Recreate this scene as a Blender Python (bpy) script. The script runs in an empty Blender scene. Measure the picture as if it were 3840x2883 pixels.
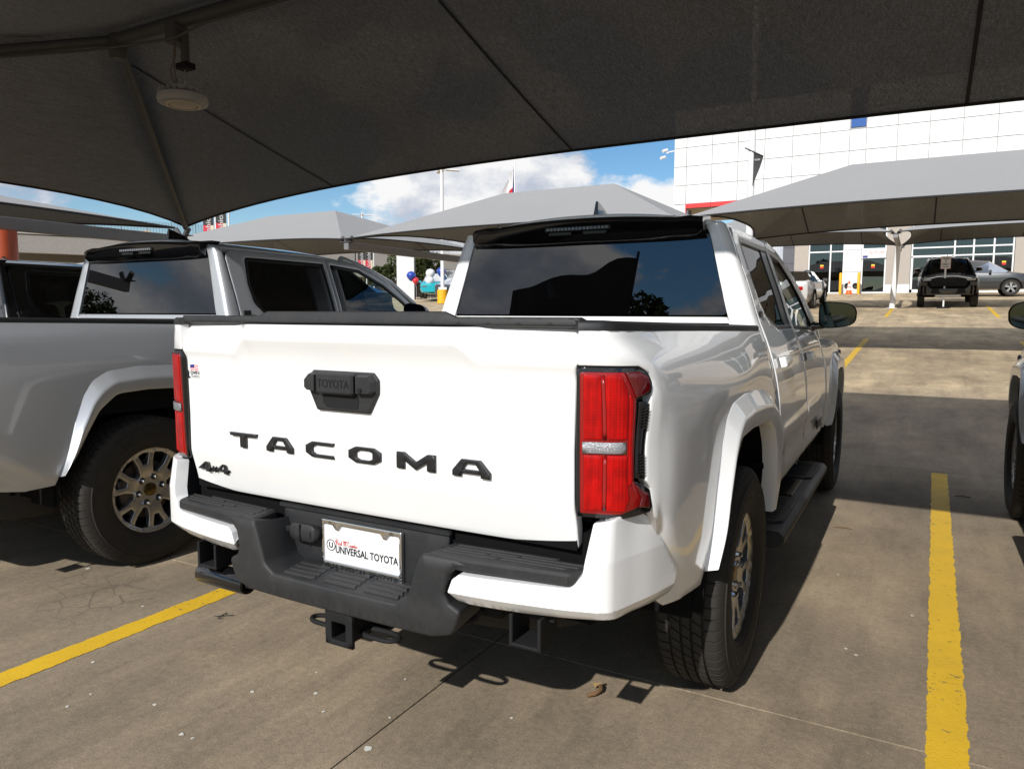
import bpy, bmesh, math, random
import numpy as np
from mathutils import Vector, Matrix
from mathutils.geometry import delaunay_2d_cdt
random.seed(7); rng = np.random.default_rng(7)
SC = bpy.context.scene; COL = SC.collection
PI = math.pi
# ------------------------------------------------------------------ camera
CAMP = (1.44987, -1.61497, 1.34009); YAW, PIT, ROL, FPX = 0.50732, -0.0974136, 0.0026008, 2731.19
cd = bpy.data.cameras.new("camera"); cam = bpy.data.objects.new("camera", cd); COL.objects.link(cam)
f_ = Vector((-math.sin(YAW)*math.cos(PIT), math.cos(YAW)*math.cos(PIT), math.sin(PIT)))
r_ = Vector((math.cos(YAW), math.sin(YAW), 0)); u_ = r_.cross(f_)
r2 = math.cos(ROL)*r_ + math.sin(ROL)*u_; u2 = -math.sin(ROL)*r_ + math.cos(ROL)*u_
mw = Matrix.Identity(4)
for i in range(3):
    mw[i][0], mw[i][1], mw[i][2], mw[i][3] = r2[i], u2[i], -f_[i], CAMP[i]
cam.matrix_world = mw
cd.sensor_width = 36; cd.lens = FPX/3840*36; cd.clip_start = .05; cd.clip_end = 3000
SC.camera = cam
# ------------------------------------------------------------------ light
SUNDIR = Vector((-.05, -1.50, 1.0)).normalized()           # towards the sun
ELEV = math.asin(SUNDIR.z)
sd_ = bpy.data.lights.new("sun", 'SUN'); sd_.energy = 4.9; sd_.angle = math.radians(.53); sd_.color = (1, .975, .935)
sun = bpy.data.objects.new("sun", sd_); COL.objects.link(sun)
sun.rotation_euler = (-SUNDIR).to_track_quat('-Z', 'Y').to_euler()
W = bpy.data.worlds.new("World"); SC.world = W; W.use_nodes = True
nt = W.node_tree; nt.nodes.clear()
def wn(t, **k):
    n = nt.nodes.new(t)
    for a, b in k.items(): setattr(n, a, b)
    return n
L_ = nt.links.new
sky = wn('ShaderNodeTexSky', sky_type='NISHITA', sun_disc=False, sun_elevation=ELEV, sun_rotation=PI+.034,
         air_density=1.0, dust_density=.0, ozone_density=1.6, altitude=300)
tc = wn('ShaderNodeTexCoord'); sep = wn('ShaderNodeSeparateXYZ'); L_(tc.outputs['Generated'], sep.inputs[0])
def wm(op, a, b=None, c=None):
    n = wn('ShaderNodeMath', operation=op)
    for i, v in enumerate((a, b, c)):
        if v is None: continue
        if isinstance(v, (int, float)): n.inputs[i].default_value = v
        else: L_(v, n.inputs[i])
    return n.outputs[0]
# cumulus: noise on the view direction, stretched sideways, thresholded; tops white, bases grey-blue
cmb = wn('ShaderNodeCombineXYZ'); L_(sep.outputs[0], cmb.inputs[0]); L_(sep.outputs[1], cmb.inputs[1]); L_(wm('MULTIPLY', sep.outputs[2], 1.75), cmb.inputs[2])
def wnoise(off, scale, det, rough, src=cmb.outputs[0]):
    mp = wn('ShaderNodeMapping'); mp.inputs['Location'].default_value = off; L_(src, mp.inputs[0])
    n = wn('ShaderNodeTexNoise'); n.inputs['Scale'].default_value = scale; n.inputs['Detail'].default_value = det
    n.inputs['Roughness'].default_value = rough; L_(mp.outputs[0], n.inputs['Vector']); return n.outputs['Fac']
CO = (1.83, 16.19, 13.87)
def cloud_density(off):
    c = tuple(a+b for a, b in zip(CO, off))
    b_ = wnoise(c, 2.1, 2, .5); d_ = wnoise((c[0]+5, c[1], c[2]), 8.5, 8, .60)
    return wm('ADD', wm('MULTIPLY', b_, .74), wm('MULTIPLY', d_, .27))
den1 = cloud_density((0, 0, 0)); den2 = cloud_density((-.012, -.03, .075))
def wramp(src, pts):
    n = wn('ShaderNodeValToRGB'); L_(src, n.inputs[0])
    while len(n.color_ramp.elements) < len(pts): n.color_ramp.elements.new(.5)
    for e, (p, c) in zip(n.color_ramp.elements, pts): e.position = p; e.color = (*c, 1) if len(c) == 3 else c
    return n.outputs[0]
mask = wramp(den1, [(.458, (0, 0, 0)), (.492, (1, 1, 1))])
mask = wm('MULTIPLY', mask, wramp(sep.outputs[2], [(.0, (0, 0, 0)), (.05, (1, 1, 1))]))
lit = wm('MULTIPLY_ADD', wm('SUBTRACT', den1, den2), 4.2, .50)
ccol = wramp(lit, [(.12, (2.5, 2.9, 3.7)), (.45, (4.0, 4.3, 5.0)), (.72, (6.8, 6.8, 6.8))])
hsv = wn('ShaderNodeHueSaturation'); hsv.inputs['Saturation'].default_value = 1.30; hsv.inputs['Value'].default_value = .78; L_(sky.outputs[0], hsv.inputs['Color'])
mixc = wn('ShaderNodeMixRGB'); L_(mask, mixc.inputs[0]); L_(hsv.outputs[0], mixc.inputs[1]); L_(ccol, mixc.inputs[2])
bg = wn('ShaderNodeBackground'); bg.inputs['Strength'].default_value = .15; L_(mixc.outputs[0], bg.inputs[0])
wo = wn('ShaderNodeOutputWorld'); L_(bg.outputs[0], wo.inputs[0])
vs = SC.view_settings
SC.display_settings.display_device = 'sRGB'; vs.view_transform = 'Standard'; vs.look = 'None'; vs.gamma = 1; vs.exposure = -.10
try: vs.use_curve_mapping = False
except Exception: pass
cy_ = SC.cycles; cy_.max_bounces = 10; cy_.transparent_max_bounces = 16; cy_.diffuse_bounces = 4; cy_.glossy_bounces = 4
cy_.caustics_reflective = False; cy_.caustics_refractive = False; cy_.sample_clamp_indirect = 6
cy_.use_denoising = True
try: cy_.denoiser = 'OPENIMAGEDENOISE'
except Exception: pass

# ------------------------------------------------------------------ materials
MATS = {}
def hexlin(r, g, b):
    return tuple((x/12.92 if x <= .04045 else ((x+.055)/1.055)**2.4) for x in (r/255, g/255, b/255))
class NT:
    def __init__(s, name):
        s.m = bpy.data.materials.new(name); s.m.use_nodes = True; s.t = s.m.node_tree; s.t.nodes.clear()
        s.out = s.n('ShaderNodeOutputMaterial'); MATS[name] = s.m
    def n(s, t, **k):
        x = s.t.nodes.new(t)
        for a, b in k.items(): setattr(x, a, b)
        return x
    def l(s, a, b): s.t.links.new(a, b)
    def set(s, sock, v):
        if isinstance(v, (int, float)): sock.default_value = v
        elif isinstance(v, (tuple, list)): sock.default_value = (*v, 1) if (len(v) == 3 and sock.type == 'RGBA') else v
        else: s.l(v, sock)
    def obj(s): return s.n('ShaderNodeTexCoord').outputs['Object']
    def pos(s): return s.n('ShaderNodeNewGeometry').outputs['Position']
    def map(s, src, scale=(1, 1, 1), loc=(0, 0, 0), rot=(0, 0, 0)):
        m = s.n('ShaderNodeMapping'); s.l(src, m.inputs[0]); m.inputs['Scale'].default_value = scale
        m.inputs['Location'].default_value = loc; m.inputs['Rotation'].default_value = rot; return m.outputs[0]
    def noise(s, src, scale, det=3, rough=.5, dist=0):
        x = s.n('ShaderNodeTexNoise'); s.l(src, x.inputs['Vector']); x.inputs['Scale'].default_value = scale
        x.inputs['Detail'].default_value = det; x.inputs['Roughness'].default_value = rough; x.inputs['Distortion'].default_value = dist
        return x.outputs['Fac']
    def vor(s, src, scale, feat='F1', rand=1):
        x = s.n('ShaderNodeTexVoronoi', feature=feat); s.l(src, x.inputs['Vector']); x.inputs['Scale'].default_value = scale
        x.inputs['Randomness'].default_value = rand; return x.outputs['Distance']
    def ramp(s, src, pts, interp='LINEAR'):
        x = s.n('ShaderNodeValToRGB'); s.l(src, x.inputs[0]); x.color_ramp.interpolation = interp
        while len(x.color_ramp.elements) < len(pts): x.color_ramp.elements.new(.5)
        for e, (p, c) in zip(x.color_ramp.elements, pts):
            e.position = p; e.color = (c, c, c, 1) if isinstance(c, (int, float)) else (*c, 1)
        return x.outputs[0]
    def math(s, op, a, b=None, c=None, clamp=False):
        x = s.n('ShaderNodeMath', operation=op, use_clamp=clamp)
        for i, v in enumerate((a, b, c)):
            if v is not None: s.set(x.inputs[i], v)
        return x.outputs[0]
    def mix(s, f, a, b, mode='MIX'):
        x = s.n('ShaderNodeMixRGB', blend_type=mode); s.set(x.inputs[0], f); s.set(x.inputs[1], a); s.set(x.inputs[2], b); return x.outputs[0]
    def bump(s, h, strength=.3, dist=.01, normal=None):
        x = s.n('ShaderNodeBump'); x.inputs['Strength'].default_value = strength; x.inputs['Distance'].default_value = dist
        s.l(h, x.inputs['Height'])
        if normal: s.l(normal, x.inputs['Normal'])
        return x.outputs[0]
    def pbr(s, color=(.5, .5, .5), rough=.5, metal=0, coat=0, coatr=.03, normal=None, emit=None, es=0, spec=.5, sheen=0, alpha=1):
        p = s.n('ShaderNodeBsdfPrincipled'); s.set(p.inputs['Base Color'], color); s.set(p.inputs['Roughness'], rough)
        s.set(p.inputs['Metallic'], metal); s.set(p.inputs['Coat Weight'], coat); s.set(p.inputs['Coat Roughness'], coatr)
        s.set(p.inputs['Specular IOR Level'], spec)
        if normal: s.l(normal, p.inputs['Normal'])
        if emit: s.set(p.inputs['Emission Color'], emit); s.set(p.inputs['Emission Strength'], es)
        s.l(p.outputs[0], s.out.inputs[0]); return p
def simple(name, color, rough=.5, metal=0, coat=0, coatr=.03, bump=0, bscale=300, var=0, spec=.5):
    n = NT(name); o = n.obj(); col = color; nrm = None
    if var:
        f = n.noise(o, 6, 4, .6); col = n.mix(f, tuple(c*(1-var) for c in color), tuple(min(1, c*(1+var)) for c in color))
    if bump: nrm = n.bump(n.noise(o, bscale, 2, .6), bump, .004)
    n.pbr(col, rough, metal, coat, coatr, nrm, spec=spec); return n.m

def paint(name, c0, metal, rough, flake=.03, coat=1.0):
    n = NT(name); o = n.obj()
    fl = n.noise(o, 900, 1, .5)
    dirt = n.ramp(n.noise(o, 2.2, 6, .65), [(.35, 0.0), (.8, 1.0)])
    col = n.mix(n.math('MULTIPLY', fl, flake), c0, tuple(min(1, x*1.6+.02) for x in c0))
    col = n.mix(n.math('MULTIPLY', dirt, .05), col, (.32, .28, .22))
    rr = n.math('MULTIPLY_ADD', dirt, .05, rough)
    n.pbr(col, rr, metal, coat, .025, spec=.5); return n.m
paint('paint_white', (.86, .86, .855), 0, .42, 0)
paint('paint_grey', (.44, .455, .475), .35, .36, .3)
paint('paint_black', (.006, .006, .007), .2, .3, .1)
def plastic(name, c, rough, bs=420, b=.25):
    n = NT(name); o = n.obj()
    dust = n.ramp(n.noise(o, 5, 6, .7), [(.42, 0.0), (.75, 1.0)])
    col = n.mix(n.math('MULTIPLY', dust, .14), c, (.12, .11, .095))
    n.pbr(col, n.math('MULTIPLY_ADD', dust, .15, rough), 0, normal=n.bump(n.noise(o, bs, 2, .6), b, .0025), spec=.45); return n.m
plastic('black_plastic', (.016, .0165, .018), .52)
plastic('dusty_tread_pad', (.022, .022, .022), .62, 260, .4)
simple('gloss_black', (.006, .006, .007), .12, coat=.6)
simple('matt_black', (.012, .012, .0125), .75, spec=.25)
simple('liner_black', (.006, .006, .006), .9, spec=.1)
simple('frame_black', (.014, .014, .014), .5, bump=.2, bscale=60, var=.3)
simple('badge_black', (.012, .012, .013), .38, bump=.12, bscale=900)
simple('mullion_white', (.75, .75, .75), .4)
simple('chrome', (.75, .76, .77), .06, metal=1)
simple('steel', (.45, .45, .46), .35, metal=1)
simple('galvanised', (.085, .085, .087), .6, metal=.2, var=.18, bump=.1, bscale=20)
simple('painted_steel_grey', (.22, .215, .22), .45, metal=.3, var=.1)
simple('alloy', (.52, .52, .53), .33, metal=.9, bump=.04, bscale=500)
simple('alloy_black', (.02, .02, .02), .35, metal=.4)
simple('brake_iron', (.10, .085, .075), .55, metal=.7, var=.4)
simple('hub_cap', (.12, .085, .03), .25, metal=.8)
def rubber():
    n = NT('tyre_rubber'); o = n.obj()
    f = n.noise(o, 9, 5, .7)
    col = n.mix(f, (.018, .0175, .017), (.042, .037, .031)); n.pbr(col, .78, normal=n.bump(n.noise(o, 200, 3, .6), .25, .002), spec=.3)
rubber()
def glass(name, tint, ior=1.45, gloss=1.0, rough=0):
    n = NT(name); tr = n.n('ShaderNodeBsdfTransparent'); tr.inputs[0].default_value = (*tint, 1)
    gl = n.n('ShaderNodeBsdfGlossy'); gl.inputs['Roughness'].default_value = rough; gl.inputs[0].default_value = (gloss, gloss, gloss, 1)
    fr = n.n('ShaderNodeFresnel'); fr.inputs[0].default_value = ior
    mx = n.n('ShaderNodeMixShader'); n.l(fr.outputs[0], mx.inputs[0]); n.l(tr.outputs[0], mx.inputs[1]); n.l(gl.outputs[0], mx.inputs[2])
    n.l(mx.outputs[0], n.out.inputs[0]); return n.m
glass('privacy_glass', (.018, .020, .024), 1.86)
glass('clear_green_glass', (.74, .84, .79), 1.5)
glass('side_tint_glass', (.66, .77, .72), 1.52)
glass('showroom_glass', (.22, .31, .31), 1.9)
def lens(name, c, c2):
    n = NT(name); o = n.obj()
    st = n.ramp(n.noise(n.map(o, (1, 1, 1)), 26, 1, .5), [(.35, c2), (.65, c)])
    fine = n.n('ShaderNodeTexWave', wave_type='BANDS', bands_direction='Z'); n.l(o, fine.inputs[0]); fine.inputs['Scale'].default_value = 90
    cell = n.vor(n.map(o, (1, 1, 1)), 150, 'F1', .15); st = n.mix(1.0, st, n.ramp(cell, [(.0, 1.25), (.55, .72)]), 'MULTIPLY')
    n.pbr(st, .3, 0, .35, .015, normal=n.bump(cell, .15, .0006), spec=.2)
lens('tail_lens_red', (.56, .0012, .001), (.40, .001, .001))
simple('tail_lens_deep', (.26, .002, .002), .2, coat=.6)
simple('tail_lens_dark', (.10, .002, .004), .15, coat=1)
simple('tail_strip', (.28, .003, .003), .3, coat=1)
simple('lens_clear', (.36, .36, .38), .2, metal=.5, coat=.6, bump=.6, bscale=350)
simple('headlight_clear', (.25, .26, .28), .1, metal=.6, coat=1)
simple('amber', (.6, .18, .02), .2, coat=1)
simple('plate_white', (.82, .82, .82), .35, coat=.4)
simple('ink_black', (.012, .014, .013), .5)
simple('ink_red', (.62, .02, .015), .5)
simple('ink_blue', (.02, .03, .22), .5)
simple('ink_white', (.8, .8, .8), .5)
def paper():
    n = NT('paper_white'); d = n.n('ShaderNodeBsdfDiffuse'); t = n.n('ShaderNodeBsdfTranslucent'); d.inputs[0].default_value = t.inputs[0].default_value = (.80, .86, .82, 1)
    m = n.n('ShaderNodeMixShader'); m.inputs[0].default_value = .55; n.l(d.outputs[0], m.inputs[1]); n.l(t.outputs[0], m.inputs[2]); n.l(m.outputs[0], n.out.inputs[0])
paper()
simple('seat_fabric', (.012, .012, .0125), .9)
simple('trim_black', (.008, .008, .009), .32, spec=.35)
simple('headliner', (.12, .12, .12), .9)

# ------------------------------------------------------------------ mesh kit
def pchip(xk, yk, x):
    """monotone cubic through knots xk; yk is (K,) or (K,N) with x (N,)"""
    xk = np.asarray(xk, float); yk = np.asarray(yk, float); x = np.asarray(x, float)
    if yk.ndim == 1: yk = np.repeat(yk[:, None], x.size, 1)
    x = x.ravel(); h = np.diff(xk)[:, None]; dl = np.diff(yk, axis=0)/h
    d = np.zeros_like(yk)
    if len(xk) > 2:
        w1 = 2*h[1:]+h[:-1]; w2 = h[1:]+2*h[:-1]; a, b = dl[:-1], dl[1:]
        ok = a*b > 0
        with np.errstate(divide='ignore', invalid='ignore'):
            d[1:-1] = np.where(ok, (w1+w2)/(w1/np.where(a == 0, 1, a)+w2/np.where(b == 0, 1, b)), 0)
    d[0] = dl[0]; d[-1] = dl[-1]
    i = np.clip(np.searchsorted(xk, x)-1, 0, len(xk)-2); c = np.arange(x.size)
    t = (x-xk[i])/h[i, 0]; hh = h[i, 0]
    y0, y1, d0, d1 = yk[i, c], yk[i+1, c], d[i, c], d[i+1, c]
    r = y0*(2*t**3-3*t**2+1)+hh*d0*(t**3-2*t**2+t)+y1*(-2*t**3+3*t**2)+hh*d1*(t**3-t**2)
    r = np.where(t < 0, y0+d0*t*hh, r); r = np.where(t > 1, y1+d1*(t-1)*hh, r)
    return r
def sstep(a, b, x):
    t = np.clip((x-a)/(b-a), 0, 1); return t*t*(3-2*t)

def link(o, parent=None):
    COL.objects.link(o)
    if parent is not None: o.parent = parent
    return o
def tag(o, label=None, cat=None, group=None, kind=None):
    if label: o['label'] = label
    if cat: o['category'] = cat
    if group: o['group'] = group
    if kind: o['kind'] = kind
    return o
def empty(name, loc=(0, 0, 0), rz=0, parent=None):
    o = bpy.data.objects.new(name, None); o.location = loc; o.rotation_euler = (0, 0, rz); o.empty_display_size = .2
    return link(o, parent)
def thing(name, label, cat, loc=(0, 0, 0), rz=0, group=None):
    return tag(empty(name, loc, rz), label, cat, group)

class MB:
    def __init__(s): s.V = []; s.F = []; s.N = []; s.MI = []; s.custom = False; s.cur = 0
    def add(s, V, F, N=None, M=None, mi=None):
        b = len(s.V)
        if M is not None:
            V = [tuple(M @ Vector(v)) for v in V]
            if N is not None:
                R3 = M.to_3x3(); N = [tuple((R3 @ Vector(n)).normalized()) for n in N]
            if M.determinant() < 0: F = [tuple(reversed(f)) for f in F]
        s.V.extend([tuple(v) for v in V]); s.F.extend([tuple(i+b for i in f) for f in F]); s.MI.extend([s.cur if mi is None else mi]*len(F))
        if N is not None: s.custom = True; s.N.extend([tuple(n) for n in N])
        else: s.N.extend([(0, 0, 0)]*len(V))
        return s
    def box(s, c, size, bev=0, rot=None, mi=None, seg=1):
        M = Matrix.Translation(c)
        if rot is not None: M = M @ (rot if isinstance(rot, Matrix) else Matrix.Rotation(rot, 4, 'Z'))
        bm = bmesh.new(); bmesh.ops.create_cube(bm, size=1); bmesh.ops.scale(bm, vec=size, verts=bm.verts)
        if bev: bmesh.ops.bevel(bm, geom=bm.edges[:], offset=bev, segments=seg, affect='EDGES', profile=.5)
        s.addbm(bm, M, mi); return s
    def addbm(s, bm, M=None, mi=None):
        bm.verts.ensure_lookup_table(); bm.verts.index_update()
        s.add([v.co[:] for v in bm.verts], [[v.index for v in f.verts] for f in bm.faces], None, M, mi); bm.free(); return s
    def lathe(s, prof, n=24, M=None, closed=False, mi=None):
        """profile [(r,h)] about local z"""
        V = []; F = []; k = len(prof)
        for i in range(n):
            a = 2*PI*i/n; c, q = math.cos(a), math.sin(a)
            V += [(r*c, r*q, h) for r, h in prof]
        for i in range(n):
            j = (i+1) % n
            for p in range(k-1): F.append((i*k+p, j*k+p, j*k+p+1, i*k+p+1))
        if not closed:
            if prof[0][0] > 1e-6: F.append(tuple(i*k for i in reversed(range(n))))
            if prof[-1][0] > 1e-6: F.append(tuple(i*k+k-1 for i in range(n)))
        s.add(V, F, None, M, mi); return s
    def cyl(s, p0, p1, r, n=12, r1=None, mi=None):
        p0 = Vector(p0); p1 = Vector(p1); d = p1-p0
        M = Matrix.Translation(p0) @ d.to_track_quat('Z', 'Y').to_matrix().to_4x4()
        return s.lathe([(r, 0), (r if r1 is None else r1, d.length)], n, M, mi=mi)
    def tube(s, pts, r, n=8, closed=False, mi=None, rad=None):
        pts = [Vector(p) for p in pts]; m = len(pts); V = []; F = []
        up = None
        for i, p in enumerate(pts):
            a = pts[(i-1) % m] if (closed or i > 0) else pts[i]; b = pts[(i+1) % m] if (closed or i < m-1) else pts[i]
            t = (b-a).normalized()
            if up is None: up = Vector((0, 0, 1)) if abs(t.z) < .9 else Vector((1, 0, 0))
            x = t.cross(up).normalized(); y = x.cross(t).normalized(); up = y
            rr = r if rad is None else rad[i]
            for k in range(n):
                an = 2*PI*k/n; V.append(tuple(p+x*rr*math.cos(an)+y*rr*math.sin(an)))
        for i in range(m if closed else m-1):
            j = (i+1) % m
            for k in range(n):
                l = (k+1) % n; F.append((i*n+k, i*n+l, j*n+l, j*n+k))
        if not closed: F.append(tuple(reversed(range(n)))); F.append(tuple((m-1)*n+k for k in range(n)))
        s.add(V, F, None, None, mi); return s
    def prism(s, poly, d0, d1, axis='y', mi=None, M=None, bev=0):
        """extrude a 2D polygon; axis y: (u,v)->(u,d,v); x: (d,u,v); z: (u,v,d)"""
        mp = {'y': lambda u, v, d: (u, d, v), 'x': lambda u, v, d: (d, u, v), 'z': lambda u, v, d: (u, v, d)}[axis]
        bm = bmesh.new(); a = [bm.verts.new(mp(u, v, d0)) for u, v in poly]; b = [bm.verts.new(mp(u, v, d1)) for u, v in poly]
        n = len(poly); bm.faces.new(a); bm.faces.new(list(reversed(b)))
        for i in range(n): bm.faces.new((a[i], b[i], b[(i+1) % n], a[(i+1) % n]))
        bmesh.ops.recalc_face_normals(bm, faces=bm.faces[:])
        if bev: bmesh.ops.bevel(bm, geom=bm.edges[:], offset=bev, segments=1, affect='EDGES')
        return s.addbm(bm, M, mi)
    def quad(s, a, b, c, d, mi=None): return s.add([a, b, c, d], [(0, 1, 2, 3)], None, None, mi)
    def build(s, name, mat, parent=None, smooth=35, label=None, mx=False):
        V = s.V; F = s.F; N = s.N
        if mx:
            V = [(-x, y, z) for x, y, z in V]; F = [tuple(reversed(f)) for f in F]; N = [(-x, y, z) for x, y, z in N]
        me = bpy.data.meshes.new(name); me.from_pydata(V, [], F)
        ms = mat if isinstance(mat, (list, tuple)) else [mat]
        for m in ms: me.materials.append(MATS[m] if isinstance(m, str) else m)
        if len(ms) > 1: me.polygons.foreach_set('material_index', s.MI)
        if s.custom:
            me.polygons.foreach_set('use_smooth', [True]*len(F)); me.update()
            me.normals_split_custom_set_from_vertices(N)
        elif smooth:
            me.polygons.foreach_set('use_smooth', [True]*len(F)); me.set_sharp_from_angle(angle=math.radians(smooth)); me.update()
        me.validate()
        o = bpy.data.objects.new(name, me); link(o, parent)
        if label: o['label'] = label
        return o

def dens(loop, step):
    out = []
    L = [np.array(p, float) for p in loop]
    for a, b in zip(L, L[1:]+L[:1]):
        k = max(1, int(math.ceil(np.linalg.norm(b-a)/step)))
        for i in range(k): out.append(a+(b-a)*i/k)
    return np.array(out)
def area(p):
    p = np.asarray(p); x, y = p[:, 0], p[:, 1]; return .5*np.sum(x*np.roll(y, -1)-np.roll(x, -1)*y)
def rnd(poly, r, n=5):
    """round the corners of a polygon; r number or list"""
    P = [np.array(p, float) for p in poly]; m = len(P); out = []
    for i in range(m):
        ri = r[i] if isinstance(r, (list, tuple)) else r
        a, b, c = P[i-1], P[i], P[(i+1) % m]; u = a-b; v = c-b; lu, lv = np.linalg.norm(u), np.linalg.norm(v)
        if ri <= 0: out.append(tuple(b)); continue
        u /= lu; v /= lv; ang = math.acos(np.clip(u@v, -1, 1))
        if ang > PI-.05: out.append(tuple(b)); continue
        t = min(ri/math.tan(ang/2), lu*.48, lv*.48)
        p, q = b+u*t, b+v*t
        for k in range(n+1):
            w = k/n; out.append(tuple((1-w)**2*p+2*w*(1-w)*b+w*w*q))
    return out
def panel(mb, outline, F, step=.04, fil=.004, rim=.012, holes=(), flip=False, mi=None, back=False, lines=()):
    es = max(step*.6, .002)
    lo = dens(outline, es); lo = lo if area(lo) > 0 else lo[::-1]
    loops = [lo]
    for h in holes:
        q = dens(h, es); loops.append(q[::-1] if area(q) > 0 else q)
    A = np.concatenate(loops); B = np.concatenate([np.roll(l, -1, 0) for l in loops])
    dv = B-A; ln = np.linalg.norm(dv, axis=1); tn = dv/ln[:, None]; nin = np.stack([-tn[:, 1], tn[:, 0]], 1)
    # vertex inward normals
    vn = []; k0 = 0
    for l in loops:
        n_ = len(l); s_ = nin[k0:k0+n_]; v_ = s_+np.roll(s_, 1, 0); v_ /= np.maximum(np.linalg.norm(v_, axis=1), .3)[:, None]; vn.append(v_); k0 += n_
    vn = np.concatenate(vn)
    def dist(P):
        best = np.full(len(P), 1e9); dirv = np.zeros((len(P), 2)); ins = np.zeros(len(P), bool)
        for i in range(0, len(P), 1500):
            p = P[i:i+1500, None, :]; t = np.clip(((p-A)*dv).sum(2)/(ln**2), 0, 1); q = A+t[..., None]*dv; e = p-q; dd = np.linalg.norm(e, axis=2)
            k = dd.argmin(1); r = np.arange(len(k)); best[i:i+1500] = dd[r, k]; dirv[i:i+1500] = np.where(dd[r, k][:, None] > 1e-7, e[r, k]/np.maximum(dd[r, k], 1e-9)[:, None], nin[k])
            ya, yb = A[:, 1], B[:, 1]; py = p[..., 1]; px = p[..., 0]
            c = ((ya > py) != (yb > py)) & (px < (B[:, 0]-A[:, 0])*(py-ya)/np.where(yb == ya, 1e-12, yb-ya)+A[:, 0])
            ins[i:i+1500] = (c.sum(1) % 2) == 1
        return best, dirv, ins
    pts = [A]
    for fr in (.12, .4, .8) if fil > 0 else ():
        Q = A+vn*fil*fr; d, _, ins = dist(Q); pts.append(Q[ins & (d > fil*fr*.8)])
    mn, mxx = lo.min(0), lo.max(0)
    g = np.stack(np.meshgrid(np.arange(mn[0]+step*.37, mxx[0], step), np.arange(mn[1]+step*.41, mxx[1], step)), -1).reshape(-1, 2)
    if len(g):
        d, _, ins = dist(g); pts.append(g[ins & (d > max(fil*1.2, step*.35))])
    for pl in lines:
        Q = np.concatenate([np.linspace(a, b, max(2, int(math.hypot(b[0]-a[0], b[1]-a[1])/(step*.5)))) for a, b in zip(pl[:-1], pl[1:])]); d, _, ins = dist(Q); pts.append(Q[ins & (d > max(fil*1.05, .001))])
    P = np.concatenate(pts); E = []; k0 = 0
    for l in loops:
        n_ = len(l); E += [(k0+i, k0+(i+1) % n_) for i in range(n_)]; k0 += n_
    r = delaunay_2d_cdt([Vector(p) for p in P], E, [], 0, 1e-7)
    U = np.array([v[:] for v in r[0]]); T = np.array([f for f in r[2] if len(f) == 3])
    cen = U[T].mean(1); _, _, ins = dist(cen); T = T[ins]
    used = np.unique(T); rm = -np.ones(len(U), int); rm[used] = np.arange(len(used)); U = U[used]; T = rm[T]
    a2 = (U[T[:, 1]]-U[T[:, 0]]); b2 = (U[T[:, 2]]-U[T[:, 0]]); T[(a2[:, 0]*b2[:, 1]-a2[:, 1]*b2[:, 0]) < 0] = T[(a2[:, 0]*b2[:, 1]-a2[:, 1]*b2[:, 0]) < 0][:, ::-1]
    d, dirv, _ = dist(U)
    # exact inward dirs on boundary vertices
    bd = d < 1e-6
    if bd.any():
        idx = np.where(bd)[0]
        near = ((U[idx][:, None, :]-A)**2).sum(2).argmin(1); dirv[idx] = vn[near]/np.maximum(np.linalg.norm(vn[near], axis=1), 1e-6)[:, None]
    X = F(U[:, 0], U[:, 1]); e = 1e-4
    Xu = (F(U[:, 0]+e, U[:, 1])-F(U[:, 0]-e, U[:, 1]))/(2*e); Xv = (F(U[:, 0], U[:, 1]+e)-F(U[:, 0], U[:, 1]-e))/(2*e)
    n = np.cross(Xu, Xv); n /= np.linalg.norm(n, axis=1)[:, None]
    if flip: n = -n
    Tn = Xu*dirv[:, :1]+Xv*dirv[:, 1:]; Tn /= np.maximum(np.linalg.norm(Tn, axis=1), 1e-9)[:, None]
    nn = n.copy(); X2 = X.copy()
    if fil > 0:
        c = np.clip((fil-d)/fil, 0, 1); sq = np.sqrt(1-c*c); X2 = X-n*(fil*(1-sq))[:, None]; nn = n*sq[:, None]-Tn*c[:, None]
    fc = [tuple(t[::-1]) if flip else tuple(t) for t in T.tolist()]
    mb.add(X2.tolist(), fc, nn.tolist(), None, mi)
    if back:
        mb.add((X-n*rim).tolist(), [tuple(reversed(f)) for f in fc], (-n).tolist(), None, mi)
    if rim:
        ct = {}
        for t in T.tolist():
            for a, b in ((t[0], t[1]), (t[1], t[2]), (t[2], t[0])):
                k = (min(a, b), max(a, b)); ct[k] = None if k in ct else (a, b)
        be = [v for v in ct.values() if v]
        vs_ = sorted({x for q in be for x in q}); ix = {v: i for i, v in enumerate(vs_)}; m = len(vs_)
        Vw = [X2[v].tolist() for v in vs_]+[(X[v]-n[v]*rim).tolist() for v in vs_]; Nw = [(-Tn[v]).tolist() for v in vs_]*2
        Fw = [(ix[a], ix[a]+m, ix[b]+m, ix[b]) for a, b in be]
        if flip: Fw = [tuple(reversed(f)) for f in Fw]
        mb.add(Vw, Fw, Nw, None, mi)
    return mb
def planeF(axis, d=0):
    if axis == 'y': return lambda u, v: np.stack([u, np.full_like(u, d), v], 1)   # normal = u x v = -y
    if axis == 'x': return lambda u, v: np.stack([np.full_like(u, d), u, v], 1)   # normal +x
    return lambda u, v: np.stack([u, v, np.full_like(u, d)], 1)
_TX = {}
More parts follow.
